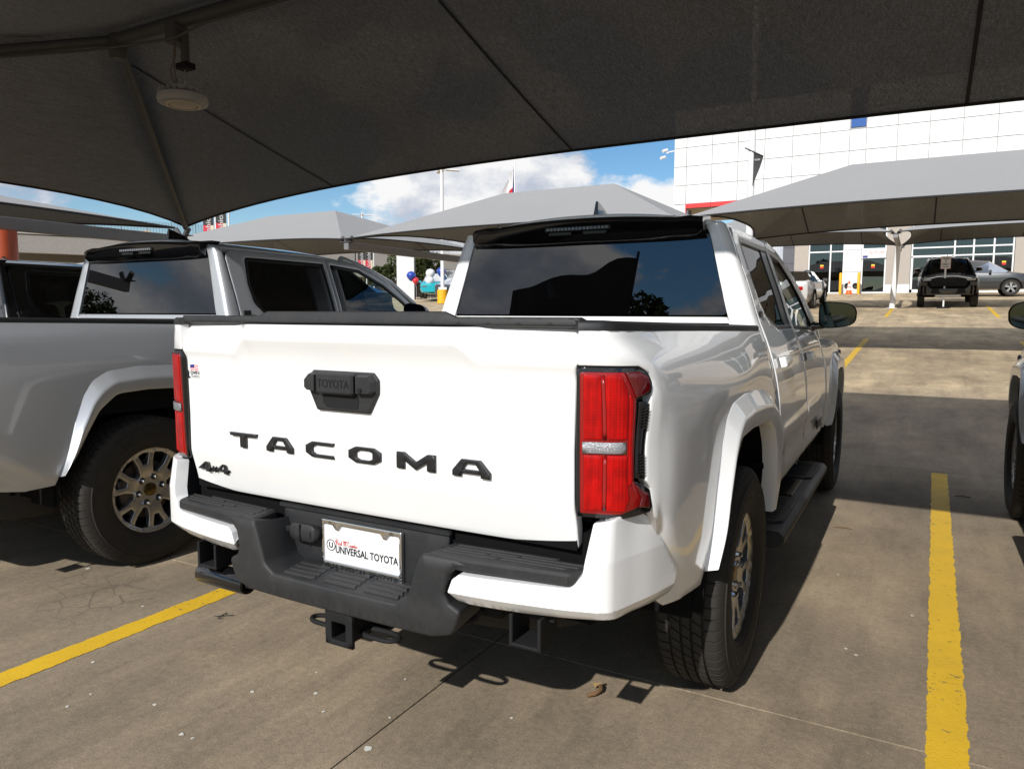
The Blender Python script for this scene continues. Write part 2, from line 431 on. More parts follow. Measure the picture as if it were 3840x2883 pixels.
def textmesh(txt, size, ext=0, shear=0, bev=0, spacing=1.0, res=3, align='LEFT'):
    key = (txt, size, ext, shear, bev, spacing, res, align)
    if key not in _TX:
        cu = bpy.data.curves.new('t', 'FONT'); cu.body = txt; cu.size = size; cu.extrude = ext; cu.shear = shear; cu.bevel_depth = bev
        cu.resolution_u = res; cu.space_character = spacing; cu.align_x = align
        o = bpy.data.objects.new('t', cu); COL.objects.link(o); bpy.context.view_layer.update()
        me = bpy.data.meshes.new_from_object(o.evaluated_get(bpy.context.evaluated_depsgraph_get()))
        _TX[key] = ([v.co[:] for v in me.vertices], [tuple(p.vertices) for p in me.polygons])
        bpy.data.objects.remove(o); bpy.data.curves.remove(cu); bpy.data.meshes.remove(me)
    return _TX[key]
def txt(mb, s, size, M, ext=0, width=None, height=None, shear=0, mi=None, spacing=1.0, bold=0, align='LEFT'):
    """text in local x (right) / y (up), scaled to width/height; bold>0 fattens by bevel"""
    V, F = textmesh(s, size, ext, shear, bold, spacing, 3, align)
    V = np.array(V)
    if len(V) == 0: return mb
    lo, hi = V.min(0), V.max(0); sx = width/(hi[0]-lo[0]) if width else 1; sy = height/(hi[1]-lo[1]) if height else sx
    if not width: sx = sy
    if align == 'CENTER': V[:, 0] = (V[:, 0]-(lo[0]+hi[0])/2)*sx
    else: V[:, 0] = (V[:, 0]-lo[0])*sx
    V[:, 1] = (V[:, 1]-lo[1])*sy
    zm = np.abs(V[:, 2]).max(); V[:, 2] = V[:, 2]/zm*ext if zm > 0 else 0
    return mb.add(V.tolist(), F, None, M, mi)
def rearM(x, y, z):      # text facing -y : local x->+x, local y->+z, local z -> -y
    return Matrix(((1, 0, 0, x), (0, 0, -1, y), (0, 1, 0, z), (0, 0, 0, 1)))
def copy_tree(o, parent=None, swap=None):
    c = o.copy()
    COL.objects.link(c)
    if parent is not None: c.parent = parent
    if swap and c.type == 'MESH':
        for sl in c.material_slots:
            nm = sl.material.name if sl.material else None
            if nm in swap: sl.link = 'OBJECT'; sl.material = MATS[swap[nm]]
    for ch in list(o.children): copy_tree(ch, c, swap)
    return c
# ================================================================== the pickup (x right, y forward, z up; tailgate skin at y=0)
AX_R, AX_F, TYR = 1.04, 4.39, .395
ZK = [.46, .50, .58, .70, .80, .95, 1.046, 1.134, 1.20, 1.27, 1.324, 1.43, 1.60, 1.716, 1.76]
XK = [.86, .895, .930, .942, .943, .934, .920, .900, .879, .852, .830, .796, .735, .692, .668]
def side_x(y, z):
    y = np.asarray(y, float); z = np.asarray(z, float)
    x = pchip(ZK, XK, z)-.010*np.clip(y-2.2, 0, None)
    # lower door crease and flare swell near the front wheel
    x = x+.016*np.exp(-((y-4.32)/.75)**2)*sstep(1.2, .95, z)
    x = x-.42*np.clip(y-4.75, 0, None)**2
    return x
def F_side(u, v): return np.stack([side_x(u, v), u, v], 1)
BS = [-.165, -.075, .02, .09, .25, .45, .8, 1.1, 1.66]
BLV = [(.50, [(.70, .06), (.78, .08), (.83, .15), (.85, .19), (.875, .25), (.905, .45), (.91, .8), (.915, 1.1), (.915, 1.66)]),
       (.70, [(.735, .04), (.82, .06), (.87, .13), (.885, .17), (.905, .25), (.922, .45), (.93, .8), (.935, 1.1), (.935, 1.66)]),
       (.86, [(.735, .01), (.83, .045), (.882, .12), (.897, .16), (.915, .25), (.923, .45), (.93, .8), (.935, 1.1), (.940, 1.66)]),
       (1.0, [(.735, .005), (.83, .045), (.878, .115), (.893, .155), (.913, .25), (.922, .45), (.927, .8), (.930, 1.1), (.930, 1.66)]),
       (1.12, [(.735, .002), (.828, .042), (.885, .125), (.897, .16), (.906, .25), (.912, .45), (.916, .8), (.917, 1.1), (.908, 1.66)]),
       (1.21, [(.735, 0), (.820, .036), (.874, .10), (.884, .135), (.890, .25), (.894, .45), (.897, .8), (.897, 1.1), (.882, 1.66)]),
       (1.26, [(.735, 0), (.800, .025), (.836, .068), (.846, .11), (.857, .25), (.864, .45), (.871, .8), (.872, 1.1), (.860, 1.66)]),
       (1.285, [(.735, 0), (.793, .022), (.820, .062), (.829, .11), (.839, .25), (.848, .45), (.857, .8), (.858, 1.1), (.850, 1.66)]),
       (1.33, [(.735, 0), (.788, .02), (.806, .06), (.814, .11), (.826, .25), (.834, .45), (.843, .8), (.846, 1.1), (.844, 1.66)])]
BZ = [l[0] for l in BLV]
def F_bed(u, v):
    X = np.array([pchip(BS, [p[0] for p in l[1]], u) for l in BLV]); Y = np.array([pchip(BS, [p[1] for p in l[1]], u) for l in BLV])
    x = pchip(BZ, X, v); y = pchip(BZ, Y, v)
    # soft body shoulder sweeping over the wheel
    x = x+.010*np.exp(-((u-1.0)/.42)**2)*np.exp(-((v-1.10)/.07)**2)*sstep(.2, .5, u)
    d = (-.615*(u-.129)-.789*(v-.842)); x = x-.34*np.clip(.006*np.logaddexp(0, d/.006), 0, .07)*sstep(.06, .16, u)*sstep(.9, .84, v)
    return np.stack([x, y, v], 1)
FLO = [(-.472, .555), (-.43, .68), (-.395, .80), (-.345, .93), (-.295, 1.005), (-.215, 1.047), (-.05, 1.062), (.18, 1.057), (.36, 1.04), (.50, 1.0), (.582, .92), (.597, .74), (.600, .52)]
FLI = [(.545, .50), (.54, .58), (.50, .70), (.455, .80), (.385, .885), (.28, .925), (-.02, .938), (-.19, .930), (-.285, .855), (-.345, .757), (-.41, .64), (-.462, .575)]
def arch_open(ax): return [(ax+a, b) for a, b in reversed(FLI)]     # rear-bottom -> over -> front-bottom
def flare_part(parent, Fbase, ax, mx, out=.040):
    """wheel-arch flare: raised band whose outer edge dies into the body"""
    def res(pl, rr, n):
        P = np.array(openrnd([(ax+a, b) for a, b in pl], rr)); L = np.concatenate([[0], np.cumsum(np.linalg.norm(np.diff(P, axis=0), axis=1))]); t = np.linspace(0, L[-1], n)
        return np.stack([np.interp(t, L, P[:, 0]), np.interp(t, L, P[:, 1])], 1)
    n = 84; O = res(FLO, .09, n); I = res(FLI[::-1], .09, n); W = np.linalg.norm(I-O, axis=1)
    prof = [(-.03, -.006, 0), (.0, .002, 0), (.05, .005, 0), (.40, .84, 1), (.47, .97, 1), (.53, 1.0, 1), (.60, .98, 1), (.92, .80, 1), (.975, .72, 1), (1.0, .55, 1), (1.0, -.6, 1)]
    V = []; mb = MB()
    for w, h, k in prof:
        p = O+(I-O)*w; X = Fbase(p[:, 0], p[:, 1]); X[:, 0] += h*out if k else h
        V.append(X)
    V = np.array(V); m = len(prof); P = V.transpose(1, 0, 2).reshape(-1, 3)
    F = [(i*m+k, i*m+k+1, (i+1)*m+k+1, (i+1)*m+k) for i in range(n-1) for k in range(m-1)]
    F += [tuple(range(m))[::-1], tuple((n-1)*m+k for k in range(m))]
    mb.add(P.tolist(), [f[::-1] for f in F] if True else F)
    return mb.build('fender_flare', 'paint_white', parent, 32, mx=mx)
def openrnd(P, r):
    Q = rnd(P, [0]+[r]*(len(P)-2)+[0], 6); return Q

def wheel_meshes():
    R = TYR
    half = [(.226, .098), (.236, .117), (.262, .128), (.30, .1325), (.335, .131), (.362, .124), (.379, .115), (.388, .107), (.3925, .098)]
    tread = []
    for a, b, g in ((.098, .066, 0), (.066, .056, 1), (.056, .024, 0), (.024, .014, 1), (.014, -.014, 0), (-.014, -.024, 1), (-.024, -.056, 0), (-.056, -.066, 1), (-.066, -.098, 0)):
        if g: tread += [(R-.010, a-.0012, 9), (R-.010, b+.0012, 9)]
        else:
            k = 0 if abs(a+b)/2 > .07 else 1
            tread += [(R-.0025*(abs(a)/.1)**2, a-.0006, k), (R-.0025*(abs(b)/.1)**2, b+.0006, k)]
    prof = [(r, h, 5) for r, h in half[:-1]]+tread+[(r, -h, 5) for r, h in reversed(half[:-1])]
    angs = []; N = 62
    for i in range(N):
        a = 2*PI*i/N; w = 2*PI/N; angs += [(a, 0), (a+.80*w, 0), (a+.82*w, 1), (a+.98*w, 1)]
    V = []; F = []; k = len(prof); m = len(angs)
    for a, g in angs:
        for r, h, kind in prof:
            aa = a+(h*1.3 if kind == 1 else 0)
            rr = r-(.006 if (g and kind == 0) else .005 if (g and kind == 1) else 0)
            if kind == 5 and g and abs(h) > .106 and r > .375: rr -= .004
            V.append((h, rr*math.cos(aa), rr*math.sin(aa)))
    for i in range(m):
        j = (i+1) % m
        for p in range(k-1): F.append((i*k+p, i*k+p+1, j*k+p+1, j*k+p))
    ty = MB().add(V, F)
    # raised ring + moulded lettering on the outer wall
    AX = Matrix(((0, 0, 1, 0), (1, 0, 0, 0), (0, 1, 0, 0), (0, 0, 0, 1)))
    ty.lathe([(.343, .1295), (.347, .1325), (.351, .1315), (.353, .127)], 72, AX, closed=True)
    ty.lathe([(.246, .119), (.25, .1255), (.254, .1255), (.257, .124)], 72, AX, closed=True)
    les = []
    def arc(word, a0, r, h, step, dirn=1):
        le = MB(); les.append(le)
        for i, ch in enumerate(word):
            if ch == ' ': continue
            a = a0-dirn*i*step
            M = AX @ Matrix.Rotation(a-PI/2 if dirn > 0 else a+PI/2, 4, 'Z') @ Matrix.Translation((0, r, .1318))
            txt(le, ch, 1, M, .0012, height=h, align='CENTER', bold=0)
    arc('Bridgestone', math.radians(137), .285, .03, math.radians(6.2)); arc('HLT', math.radians(52), .287, .036, math.radians(8))
    arc('Bridgestone', math.radians(-43), .285, .03, math.radians(6.2)); arc('HLT', math.radians(-128), .287, .036, math.radians(8))
    rim = MB(); RR = [0, .05, .075, .10, .16, .205, .214, .219, .232]; XX = [.070, .072, .073, .078, .083, .086, .090, .098, .101]
    def FR(u, v): return np.stack([pchip(RR, XX, np.hypot(u, v)), u, v], 1)
    holes = []
    def pol(c, lst): return [(r*math.cos(math.radians(c+a)), r*math.sin(math.radians(c+a))) for r, a in lst]
    for i in range(6):
        c = 60*i+90
        holes.append(rnd(pol(c, [(.142, -5), (.203, -9.5), (.206, 0), (.203, 9.5), (.142, 5)]), [.006, .008, 0, .008, .006], 3))
        holes.append(rnd(pol(c+30, [(.098, -7), (.15, -13), (.203, -12), (.2065, 0), (.203, 12), (.15, 13), (.098, 7)]), [.008, .02, .008, 0, .008, .02, .008], 3))
    circ = [(.2315*math.cos(2*PI*i/64), .2315*math.sin(2*PI*i/64)) for i in range(64)]
    panel(rim, circ, FR, .016, .004, .032, holes)
    rim2 = MB().lathe([(.2315, .099), (.222, .094), (.215, .08), (.208, .03), (.205, -.05), (.226, -.11)], 48, AX, closed=True)
    back = MB().lathe([(.0, -.03), (.215, -.03)], 32, AX)
    disc = MB().lathe([(.0, .02), (.06, .035), (.075, .02), (.155, .02), (.155, -.005), (.0, -.005)], 40, AX)
    disc.box((.02, -.13, .03), (.07, .06, .14), .01)
    cap = MB().lathe([(.0, .084), (.02, .0835), (.033, .080), (.036, .072)], 24, AX, closed=True)
    nut = MB().lathe([(.0, .100), (.006, .0995), (.0095, .096), (.0105, .07)], 6, AX, closed=True)
    seat = MB().lathe([(.013, .0768), (.018, .0768), (.0185, .0752)], 20, AX, closed=True)
    cup = MB().lathe([(.0, .0742), (.0175, .0748)], 16, AX, closed=True)
    D = dict(tyre=(ty, 'tyre_rubber'), rim=(rim, 'alloy'), rim_barrel=(rim2, 'alloy'), brake_disc=(disc, 'brake_iron'), wheel_back=(back, 'liner_black'), hub_cap=(cap, 'hub_cap'))
    for i, le in enumerate(les): D['tyre_lettering'+' '*i] = (le, 'ink_black')
    return D, nut, cup
def make_wheels(root):
    D, nut, cup = wheel_meshes(); first = None
    for ax in (AX_R, AX_F):
        for sd in (1, -1):
            w = empty('wheel', (sd*.838, ax, TYR), 0 if sd > 0 else PI, root)
            rot = random.uniform(0, 6.28) if not (ax == AX_R and sd > 0) else .18
            w.rotation_euler = (rot, 0, 0) if sd > 0 else (rot, 0, PI); w.scale = (.90, 1, 1)
            if first is None:
                first = [mb.build(n.strip(), m, w, 40) for n, (mb, m) in D.items()]
                for o in first:
                    if o.name.startswith('tyre_lettering'): o['kind'] = 'stuff'
                nm = None
                for i in range(6):
                    a = math.radians(60*i+60)
                    if nm is None: nm = nut.build('lug_nut', 'chrome', w, 30); cm = cup.build('lug_recess', 'alloy_black', w, 30)
                    else: nm = link(nm.copy(), w); cm = link(cm.copy(), w)
                    nm.location = (0, .071*math.cos(a), .071*math.sin(a)); cm.location = nm.location
                    first += [nm, cm]
            else:
                for o in first: c = link(o.copy(), w)

def lettering(root, y):
    X = {'T': [[(0, 1), (.04, .77), (.395, .77), (.395, 0), (.605, 0), (.605, .77), (.96, .77), (1, 1)]],
         'A': [[(0, 0), (0, .33), (.24, 1), (.74, 1), (1, .33), (1, 0), (.76, 0), (.76, .20), (.24, .20), (.24, 0)], [(.27, .42), (.38, .78), (.62, .78), (.73, .42)]],
         'C': [[(1, 1), (.22, 1), (0, .74), (0, .26), (.22, 0), (1, 0), (.96, .2), (.36, .2), (.25, .34), (.25, .66), (.36, .8), (.96, .8)]],
         'O': [[(.22, 1), (.78, 1), (1, .74), (1, .26), (.78, 0), (.22, 0), (0, .26), (0, .74)], [(.36, .8), (.25, .68), (.25, .32), (.36, .2), (.64, .2), (.75, .32), (.75, .68), (.64, .8)]],
         'M': [[(0, 0), (0, 1), (.2, 1), (.5, .48), (.8, 1), (1, 1), (1, 0), (.79, 0), (.79, .5), (.5, 0), (.21, .5), (.21, 0)]]}
    for ch, x0, x1 in (('T', -.501, -.375), ('A', -.332, -.217), ('C', -.163, -.050), ('O', .007, .127), ('M', .184, .316), ('A', .372, .490)):
        mb = MB(); P = X[ch]; sc = lambda q: [(x0+(x1-x0)*a, .906+.047*b) for a, b in q]
        panel(mb, sc(P[0]), planeF('y', y-.008), .02, .0025, .010, [sc(h) for h in P[1:]])
        mb.build('letter', 'badge_black', root)
def badge44(parent, M):
    """the 4x4 badge as slanted blocks"""
    mb = MB()
    four = [(0, .28), (.55, 1), (.95, 1), (.95, .42), (1.1, .42), (1.1, .22), (.95, .22), (.95, 0), (.62, 0), (.62, .22), (0, .22)]
    hole = [(.34, .42), (.62, .42), (.62, .76)]
    for ox, s in ((0, 1), (1.42, 1)):
        q = [((ox+a*s)*.0625, b*.034) for a, b in four]; h = [((ox+a*s)*.0625, b*.034) for a, b in hole]
        sub = MB(); panel(sub, q, planeF('y', -.008), .02, .002, .010, [h]); mb.add(sub.V, sub.F, sub.N, M)
    sub = MB(); panel(sub, [(.070, .004), (.078, .011), (.070, .019), (.074, .022), (.082, .015), (.090, .022), (.094, .019), (.086, .011), (.094, .004), (.090, .001), (.082, .008), (.074, .001)], planeF('y', -.007), .02, .001, .009)
    mb.add(sub.V, sub.F, sub.N, M)
    return mb.build('drive_badge', 'badge_black', parent)

def tail_y(x, z):
    """tailgate skin: flat field, tucked lower edge, overhanging top lip with a scooped underside"""
    ax = np.abs(x); zr = 1.214+.048*sstep(.470, .385, ax); d = zr-z
    depth = .026*sstep(.50, .36, ax)+.014; run = .105*sstep(.52, .34, ax)+.045
    lo = -depth*np.clip(1-d/run, 0, 1)**2; up = -depth-.42*d; k = .004
    y = k*np.logaddexp(lo/k, up/k)                # soft maximum: rounds the lip crease
    y = y+.28*.007*np.logaddexp(0, (.868-z)/.007)
    return y+.012*(ax/.73)**3
def F_tail(u, v): return np.stack([u, tail_y(u, v), v], 1)

def build_pickup(label, cat, group):
    root = thing('pickup_truck', label, cat, (0, 0, 0), 0, group)
    # ---------------- tailgate
    tg = MB()
    out = rnd([(-.728, .738), (.722, .738), (.724, .80), (.722, 1.0), (.726, 1.19), (.735, 1.235), (.735, 1.306), (-.735, 1.306), (-.735, 1.235), (-.722, 1.19), (-.718, 1.0), (-.722, .80)], [.012, .012, .02, .1, .03, .03, .006, .006, .03, .03, .1, .02], 4)
    xl = np.linspace(-.73, .73, 74); zl = 1.214+.048*sstep(.470, .385, np.abs(xl))
    panel(tg, out, F_tail, .013, .006, .035, lines=[[(x, z+o) for x, z in zip(xl, zl)] for o in (-.008, -.004, -.0015, .0015, .004, .008)]+[[(-.73, z), (.73, z)] for z in (.852, .860, .868, .876, .884)])
    tgo = tg.build('tailgate', 'paint_white', root)
    cap = MB()
    cp = [(-.737, 1.308), (.737, 1.308), (.737, 1.332), (.372, 1.332), (.335, 1.346), (-.335, 1.346), (-.372, 1.332), (-.737, 1.332)]
    panel(cap, cp, lambda u, v: np.stack([u, .006+(v-1.308)*.25, v], 1), .03, .006, .07); cap.build('tailgate_cap', 'black_plastic', tgo)
    inner = MB().box((0, .055, 1.02), (1.44, .03, .56)); inner.build('tailgate_inner', 'liner_black', tgo)
    lettering(tgo, -.0005)
    badge44(tgo, Matrix.Translation((-.690, .0225, .801)))
    # sticker
    st = MB(); st.box((-.683, .0055, 1.140), (.0, .0, .0)) if False else None
    st.cur = 0
    M0 = rearM(-.714, .0092, 1.1165)
    st.quad(*[tuple(M0 @ Vector(p)) for p in ((.012, .001, 0), (.067, .001, 0), (.067, .014, 0), (.012, .014, 0))], mi=3)
    M = rearM(-.714, .0086, 1.1165)
    txt(st, 'L', 1, M @ Matrix.Translation((0, .002, 0)), width=.012, height=.026, mi=0, bold=.02)
    txt(st, 'OVING', 1, M @ Matrix.Translation((.0125, .0145, 0)), width=.055, height=.0125, mi=0, bold=.02)
    txt(st, 'TOYOTA', 1, M @ Matrix.Translation((.015, .003, 0)), width=.05, height=.0095, mi=1, bold=.02)
    def fl(u, v): return tuple(M @ Vector((.012+u*.042, .029+v*.019+.002*math.sin(u*5), 0)))
    for i in range(7):
        for k in range(6):
            a, b = k/6, (k+1)/6; v0, v1 = i/7, (i+1)/7
            if v0 >= .42 and a < .44: continue
            st.quad(fl(a, v0), fl(b, v0), fl(b, v1), fl(a, v1), mi=1 if i % 2 == 0 else 2)
    st.quad(fl(0, .43), fl(.5, .43), fl(.5, 1), fl(0, 1), mi=0)
    st.build('dealer_sticker', ['ink_blue', 'ink_red', 'ink_white', 'plate_white'], tgo, 0)
    # handle
    hd = MB()
    panel(hd, rnd([(-.108, 1.052), (.090, 1.052), (.124, 1.113), (.126, 1.150), (.110, 1.171), (-.121, 1.171), (-.143, 1.147), (-.143, 1.12)], .006, 3), planeF('y', -.012), .03, .005, .02)
    ho = hd.build('tailgate_handle', 'black_plastic', tgo)
    hb = MB()
    def blk(mb, poly, y0, chf, y1=-.010):
        c = np.mean(poly, 0); top = [(c[0]+(p[0]-c[0])*chf, c[1]+(p[1]-c[1])*chf) for p in poly]; n = len(poly)
        V = [(p[0], y1, p[1]) for p in poly]+[(p[0], y0, p[1]) for p in top]
        mb.add(V, [tuple(range(n, 2*n))]+[(i, (i+1) % n, n+(i+1) % n, n+i) for i in range(n)])
    blk(hb, [(-.140, 1.118), (-.128, 1.108), (-.092, 1.106), (-.092, 1.165), (-.118, 1.167), (-.140, 1.145)], -.034, .80)
    hb.build('handle_cheek', 'black_plastic', ho, 20); hb = MB()
    blk(hb, [(.054, 1.106), (.108, 1.108), (.121, 1.118), (.121, 1.147), (.106, 1.167), (.054, 1.165)], -.034, .80)
    hb.build('handle_cheek', 'black_plastic', ho, 20)
    gr = MB().box((-.019, -.024, 1.136), (.142, .026, .062), .006); gr.build('handle_grip', 'black_plastic', ho, 20)
    tx = MB(); txt(tx, 'TOYOTA', 1, rearM(-.079, -.0372, 1.124), .0012, width=.12, height=.024, bold=.0); tx.build('grip_lettering', 'matt_black', ho, 0)
    pk = MB(); panel(pk, rnd([(-.066, 1.063), (.048, 1.063), (.055, 1.073), (.055, 1.104), (-.081, 1.104), (-.081, 1.076)], .004, 2), planeF('y', -.0135), .05, .0, .0); pk.build('handle_pocket', 'matt_black', ho)
    ck = MB().cyl((.078, -.034, 1.122), (.078, -.038, 1.122), .007, 12); ck.build('lock_barrel', 'gloss_black', ho)
    # ---------------- bed sides, lamps, flares
    lampB = [(-.165, 1.214), (-.08, 1.213), (-.01, 1.212), (.022, 1.194), (.028, 1.172), (.016, 1.145), (.008, 1.125), (.008, .925), (.026, .905), (.034, .872), (.045, .842)]
    bo = lampB+[(.055, .825), (.14, .755), (.235, .655), (.262, .60), (.255, .565), (.32, .530), (.43, .508), (.550, .516)]+[(a, b) for a, b in arch_open(AX_R)]+[(1.61, .50), (1.64, .50), (1.64, 1.268), (.10, 1.300), (-.165, 1.302)]
    bo = rnd(bo, [.004]*len(bo), 2)
    for mx in (False, True):
        b = MB(); panel(b, bo, F_bed, .035, .004, .03)
        bso = b.build('bed_side', 'paint_white', root, mx=mx)
        flare_part(bso, F_bed, AX_R, mx)
        # angled lower trim behind the wheel
        rl = MB(); ys = [-.17, -.10, -.04, .0, .08, .25, .6, 1.0, 1.40, 1.645]
        V = []; F = []
        P = F_bed(np.array(ys), np.array([1.30]*len(ys)))
        for (x, y, _), s in zip(P, ys):
            zb = 1.300-.0195*max(y, 0); xi = x-.075 if y > .12 else x-.05
            yi = y+.0 if s > .05 else y+.05
            V += [(x+.003, y-.002, zb), (x+.004, y-.002, zb+.016), (x-.004, y+.002, zb+.023), (xi, yi, zb+.024), (xi, yi, zb-.05 if s > .05 else zb+.004)]
        n_ = len(ys)
        for i in range(n_-1):
            for k in range(4): F.append((i*5+k, (i+1)*5+k, (i+1)*5+k+1, i*5+k+1))
        F += [tuple(range(5))[::-1], tuple((n_-1)*5+k for k in range(5))]
        rl.add(V, F); rl.build('bed_rail', 'black_plastic', root, 50, mx=mx)
        # lamp
        def Fl(off): return lambda u, v: F_bed(u, v)+np.stack([np.full_like(u, off*.4), np.full_like(u, -off), 0*u], 1)
        hs = MB(); panel(hs, [(-.168, .838), (-.168, 1.212), (-.012, 1.210), (.020, 1.192), (.026, 1.172), (.014, 1.146), (-.03, 1.13), (-.035, .93), (.02, .905), (.03, .872), (.04, .845), (-.06, .836)], Fl(.001), .04, .003, .03)
        tl = hs.build('taillight', 'gloss_black', root, mx=mx)
        ln = MB(); panel(ln, rnd([(-.161, .848), (-.161, 1.199), (-.055, 1.199), (-.038, 1.150), (-.034, 1.13), (-.034, .93), (-.012, .885), (-.02, .862), (-.07, .848)], .005, 2), Fl(.004), .03, .003, .006)
        ln.build('lens_base', 'tail_lens_deep', tl, mx=mx)
        for bl_ in ([(-.153, 1.034), (-.115, 1.034), (-.115, 1.193), (-.153, 1.193)], [(-.107, 1.034), (-.053, 1.034), (-.053, 1.150), (-.062, 1.193), (-.107, 1.193)], [(-.153, .856), (-.115, .856), (-.115, .996), (-.153, .996)], [(-.107, .856), (-.060, .856), (-.046, .885), (-.053, .930), (-.053, .996), (-.107, .996)], [(-.050, .915), (-.040, .925), (-.040, 1.130), (-.050, 1.150)]):
            lb = MB(); panel(lb, rnd(bl_, .003, 2), Fl(.0065), .02, .0025, .004); lb.build('lens', 'tail_lens_red', tl, mx=mx)
        dk = MB(); panel(dk, rnd([(-.053, 1.199), (-.012, 1.199), (.014, 1.188), (.019, 1.170), (.008, 1.150), (-.033, 1.134), (-.037, 1.15)], .004, 2), Fl(.009), .03, .004, .008)
        dk.build('lens_corner', 'tail_lens_dark', tl, mx=mx); dk = MB()
        panel(dk, rnd([(-.033, .928), (-.006, .905), (.016, .895), (.022, .872), (.024, .856), (-.018, .862), (-.010, .885)], .004, 2), Fl(.007), .03, .003, .008)
        dk.build('lens_corner', 'tail_lens_dark', tl, mx=mx)
        sp = MB()
        for s0, s1, z0, z1 in ((-.1145, -.1075, .858, .996), (-.1145, -.1075, 1.034, 1.192)):
            panel(sp, [(s0, z0), (s1, z0), (s1, z1), (s0, z1)], Fl(.0062), .04, .001, .003)
        sp.build('lens_strip', 'tail_strip', tl, mx=mx)
        rv = MB(); panel(rv, [(-.156, 1.001), (-.058, 1.001), (-.058, 1.029), (-.156, 1.029)], Fl(.0105), .03, .002, .004); rv.build('reversing_lens', 'lens_clear', tl, mx=mx)
        vt = MB(); panel(vt, rnd([(-.033, .935), (.004, .928), (.006, 1.118), (-.028, 1.128)], .004, 2), Fl(-.004), .03, .002, .01)
        for zc in [.945+.0075*i for i in range(7)]+[1.060+.0075*i for i in range(7)]:
            Q = F_bed(np.array([-.014, .002]), np.array([zc, zc])); a, bb = Vector(Q[0]), Vector(Q[1])
            sub = MB().cyl(a+Vector((.002, -.002, 0)), bb+Vector((.002, -.002, 0)), .0018, 5); vt.add(sub.V, sub.F, [(0.7, -.7, 0)]*len(sub.V))
        vt.build('lamp_vent', 'gloss_black', tl, mx=mx)
    # bed box + inner walls, cab rear wall, underbody
    ib = MB(); x, y0, y1, z0, z1 = .735, .10, 1.60, .80, 1.30
    ib.quad((-x, y0, z0), (x, y0, z0), (x, y1, z0), (-x, y1, z0)); ib.quad((-x, y1, z0), (x, y1, z0), (x, y1, z1), (-x, y1, z1))
    for s in (-1, 1): ib.quad((s*x, y0, z0), (s*x, y1, z0), (s*x, y1, z1), (s*x, y0, z1))
    ib.quad((-x, y0, z0), (x, y0, z0), (x, y0, z1), (-x, y0, z1)); ib.build('bed_liner', 'matt_black', root, 0)
    ub = MB(); ub.box((0, 2.5, .56), (1.1, 4.5, .22)); ub.box((-.46, 2.6, .47), (.09, 4.1, .11)); ub.box((.46, 2.6, .47), (.09, 4.1, .11)); ub.box((0, 2.6, .60), (1.74, 1.9, .12)); ub.box((0, .12, .66), (1.5, .1, .24))
    ub.cyl((-.72, AX_R, .40), (.72, AX_R, .40), .05, 10); ub.cyl((-.72, AX_F, .40), (.72, AX_F, .40), .05, 10); ub.lathe([(0, -.12), (.1, -.1), (.14, 0), (.1, .1), (0, .12)], 14, Matrix.Translation((.1, AX_R, .4)))
    ub.build('chassis', 'liner_black', root, 0)
    for ax, x1 in ((AX_R, .915), (AX_F, .90)):
        for s in (-1, 1):
            op = arch_open(ax); c_ = (ax, .7); op2 = [(c_[0]+(a-c_[0])*1.03, b+.012) for a, b in op]; n_ = len(op2)
            op2 = [(op2[0][0], .42)]+op2+[(op2[-1][0], .42)]; n_ += 2
            wl = MB(); wl.add([(s*x1, a, b) for a, b in op2]+[(s*.56, a, b) for a, b in op2], [(i, i+1, n_+i+1, n_+i) for i in range(n_-1)]+[tuple(range(n_, 2*n_))]); wl.build('wheel_well', 'liner_black', root, 0)
    # mud flap / stub behind the front lip of the rear arch
    for s in (-1, 1):
        mf = MB().box((s*.80, 1.56, .62), (.16, .02, .26), .006); mf.box((s*.885, 1.54, .705), (.05, .035, .03), .004); mf.build('arch_stub', 'liner_black', root)
        mf = MB().box((s*.78, .56, .50), (.20, .02, .2), .006); mf.build('mud_flap', 'liner_black', root)
    sp = MB(); AXZ = Matrix.Translation((.18, .78, .375)); sp.lathe([(.2, .09), (.36, .11), (.385, .09), (.39, .0), (.385, -.06), (.36, -.09), (.22, -.08), (.2, .0)], 48, AXZ); sp.build('spare_tyre', 'tyre_rubber', root)
    # ---------------- rear bumper
    dkb = MB()
    prof = rnd([(-.345, .474), (.345, .474), (.415, .490), (.440, .560), (.405, .578), (.392, .600), (.402, .655), (.425, .676), (.465, .690), (.43, .702), (.320, .704), (.300, .655), (.272, .572), (.235, .548), (-.235, .548), (-.272, .572), (-.300, .655), (-.320, .704), (-.43, .702), (-.465, .690), (-.425, .676), (-.402, .655), (-.392, .600), (-.405, .578), (-.440, .560), (-.415, .490)],
               [.03, .03, .04, .015, .008, .012, .012, .01, .01, .01, .012, .03, .03, .02, .02, .03, .03, .012, .01, .01, .01, .012, .012, .008, .015, .04], 4)
    def Fb(u, v):
        y = -.088+.10*np.abs(u)**2.4-.012*sstep(.55, .50, v)*0+.05*np.clip(.535-v, 0, None)+.28*np.clip(v-.685, 0, None); return np.stack([u, y, v], 1)
    panel(dkb, prof, Fb, .03, .010, .15)
    bmp = dkb.build('rear_bumper', 'black_plastic', root)
    rw = MB(); panel(rw, rnd([(-.305, .545), (.305, .545), (.325, .722), (-.325, .722)], .02, 3), planeF('y', .052), .1, .004, .02)
    rw.box((0, .085, .725), (.66, .09, .012)); rw.N = [n if any(n) else (0, 0, 1) for n in rw.N]
    rw.build('plate_recess', 'black_plastic', bmp)
    def plan(s):
        K = [.0, .41, .70, .80, .815, .830, .845, .86, .93, 1.01, 1.13]; X = [0, .41, .695, .792, .807, .820, .8295, .8355, .857, .881, .906]; Y = [-.094, -.083, -.045, -.018, -.0125, -.004, .008, .022, .088, .164, .280]
        return pchip(K, X, s), pchip(K, Y, s)
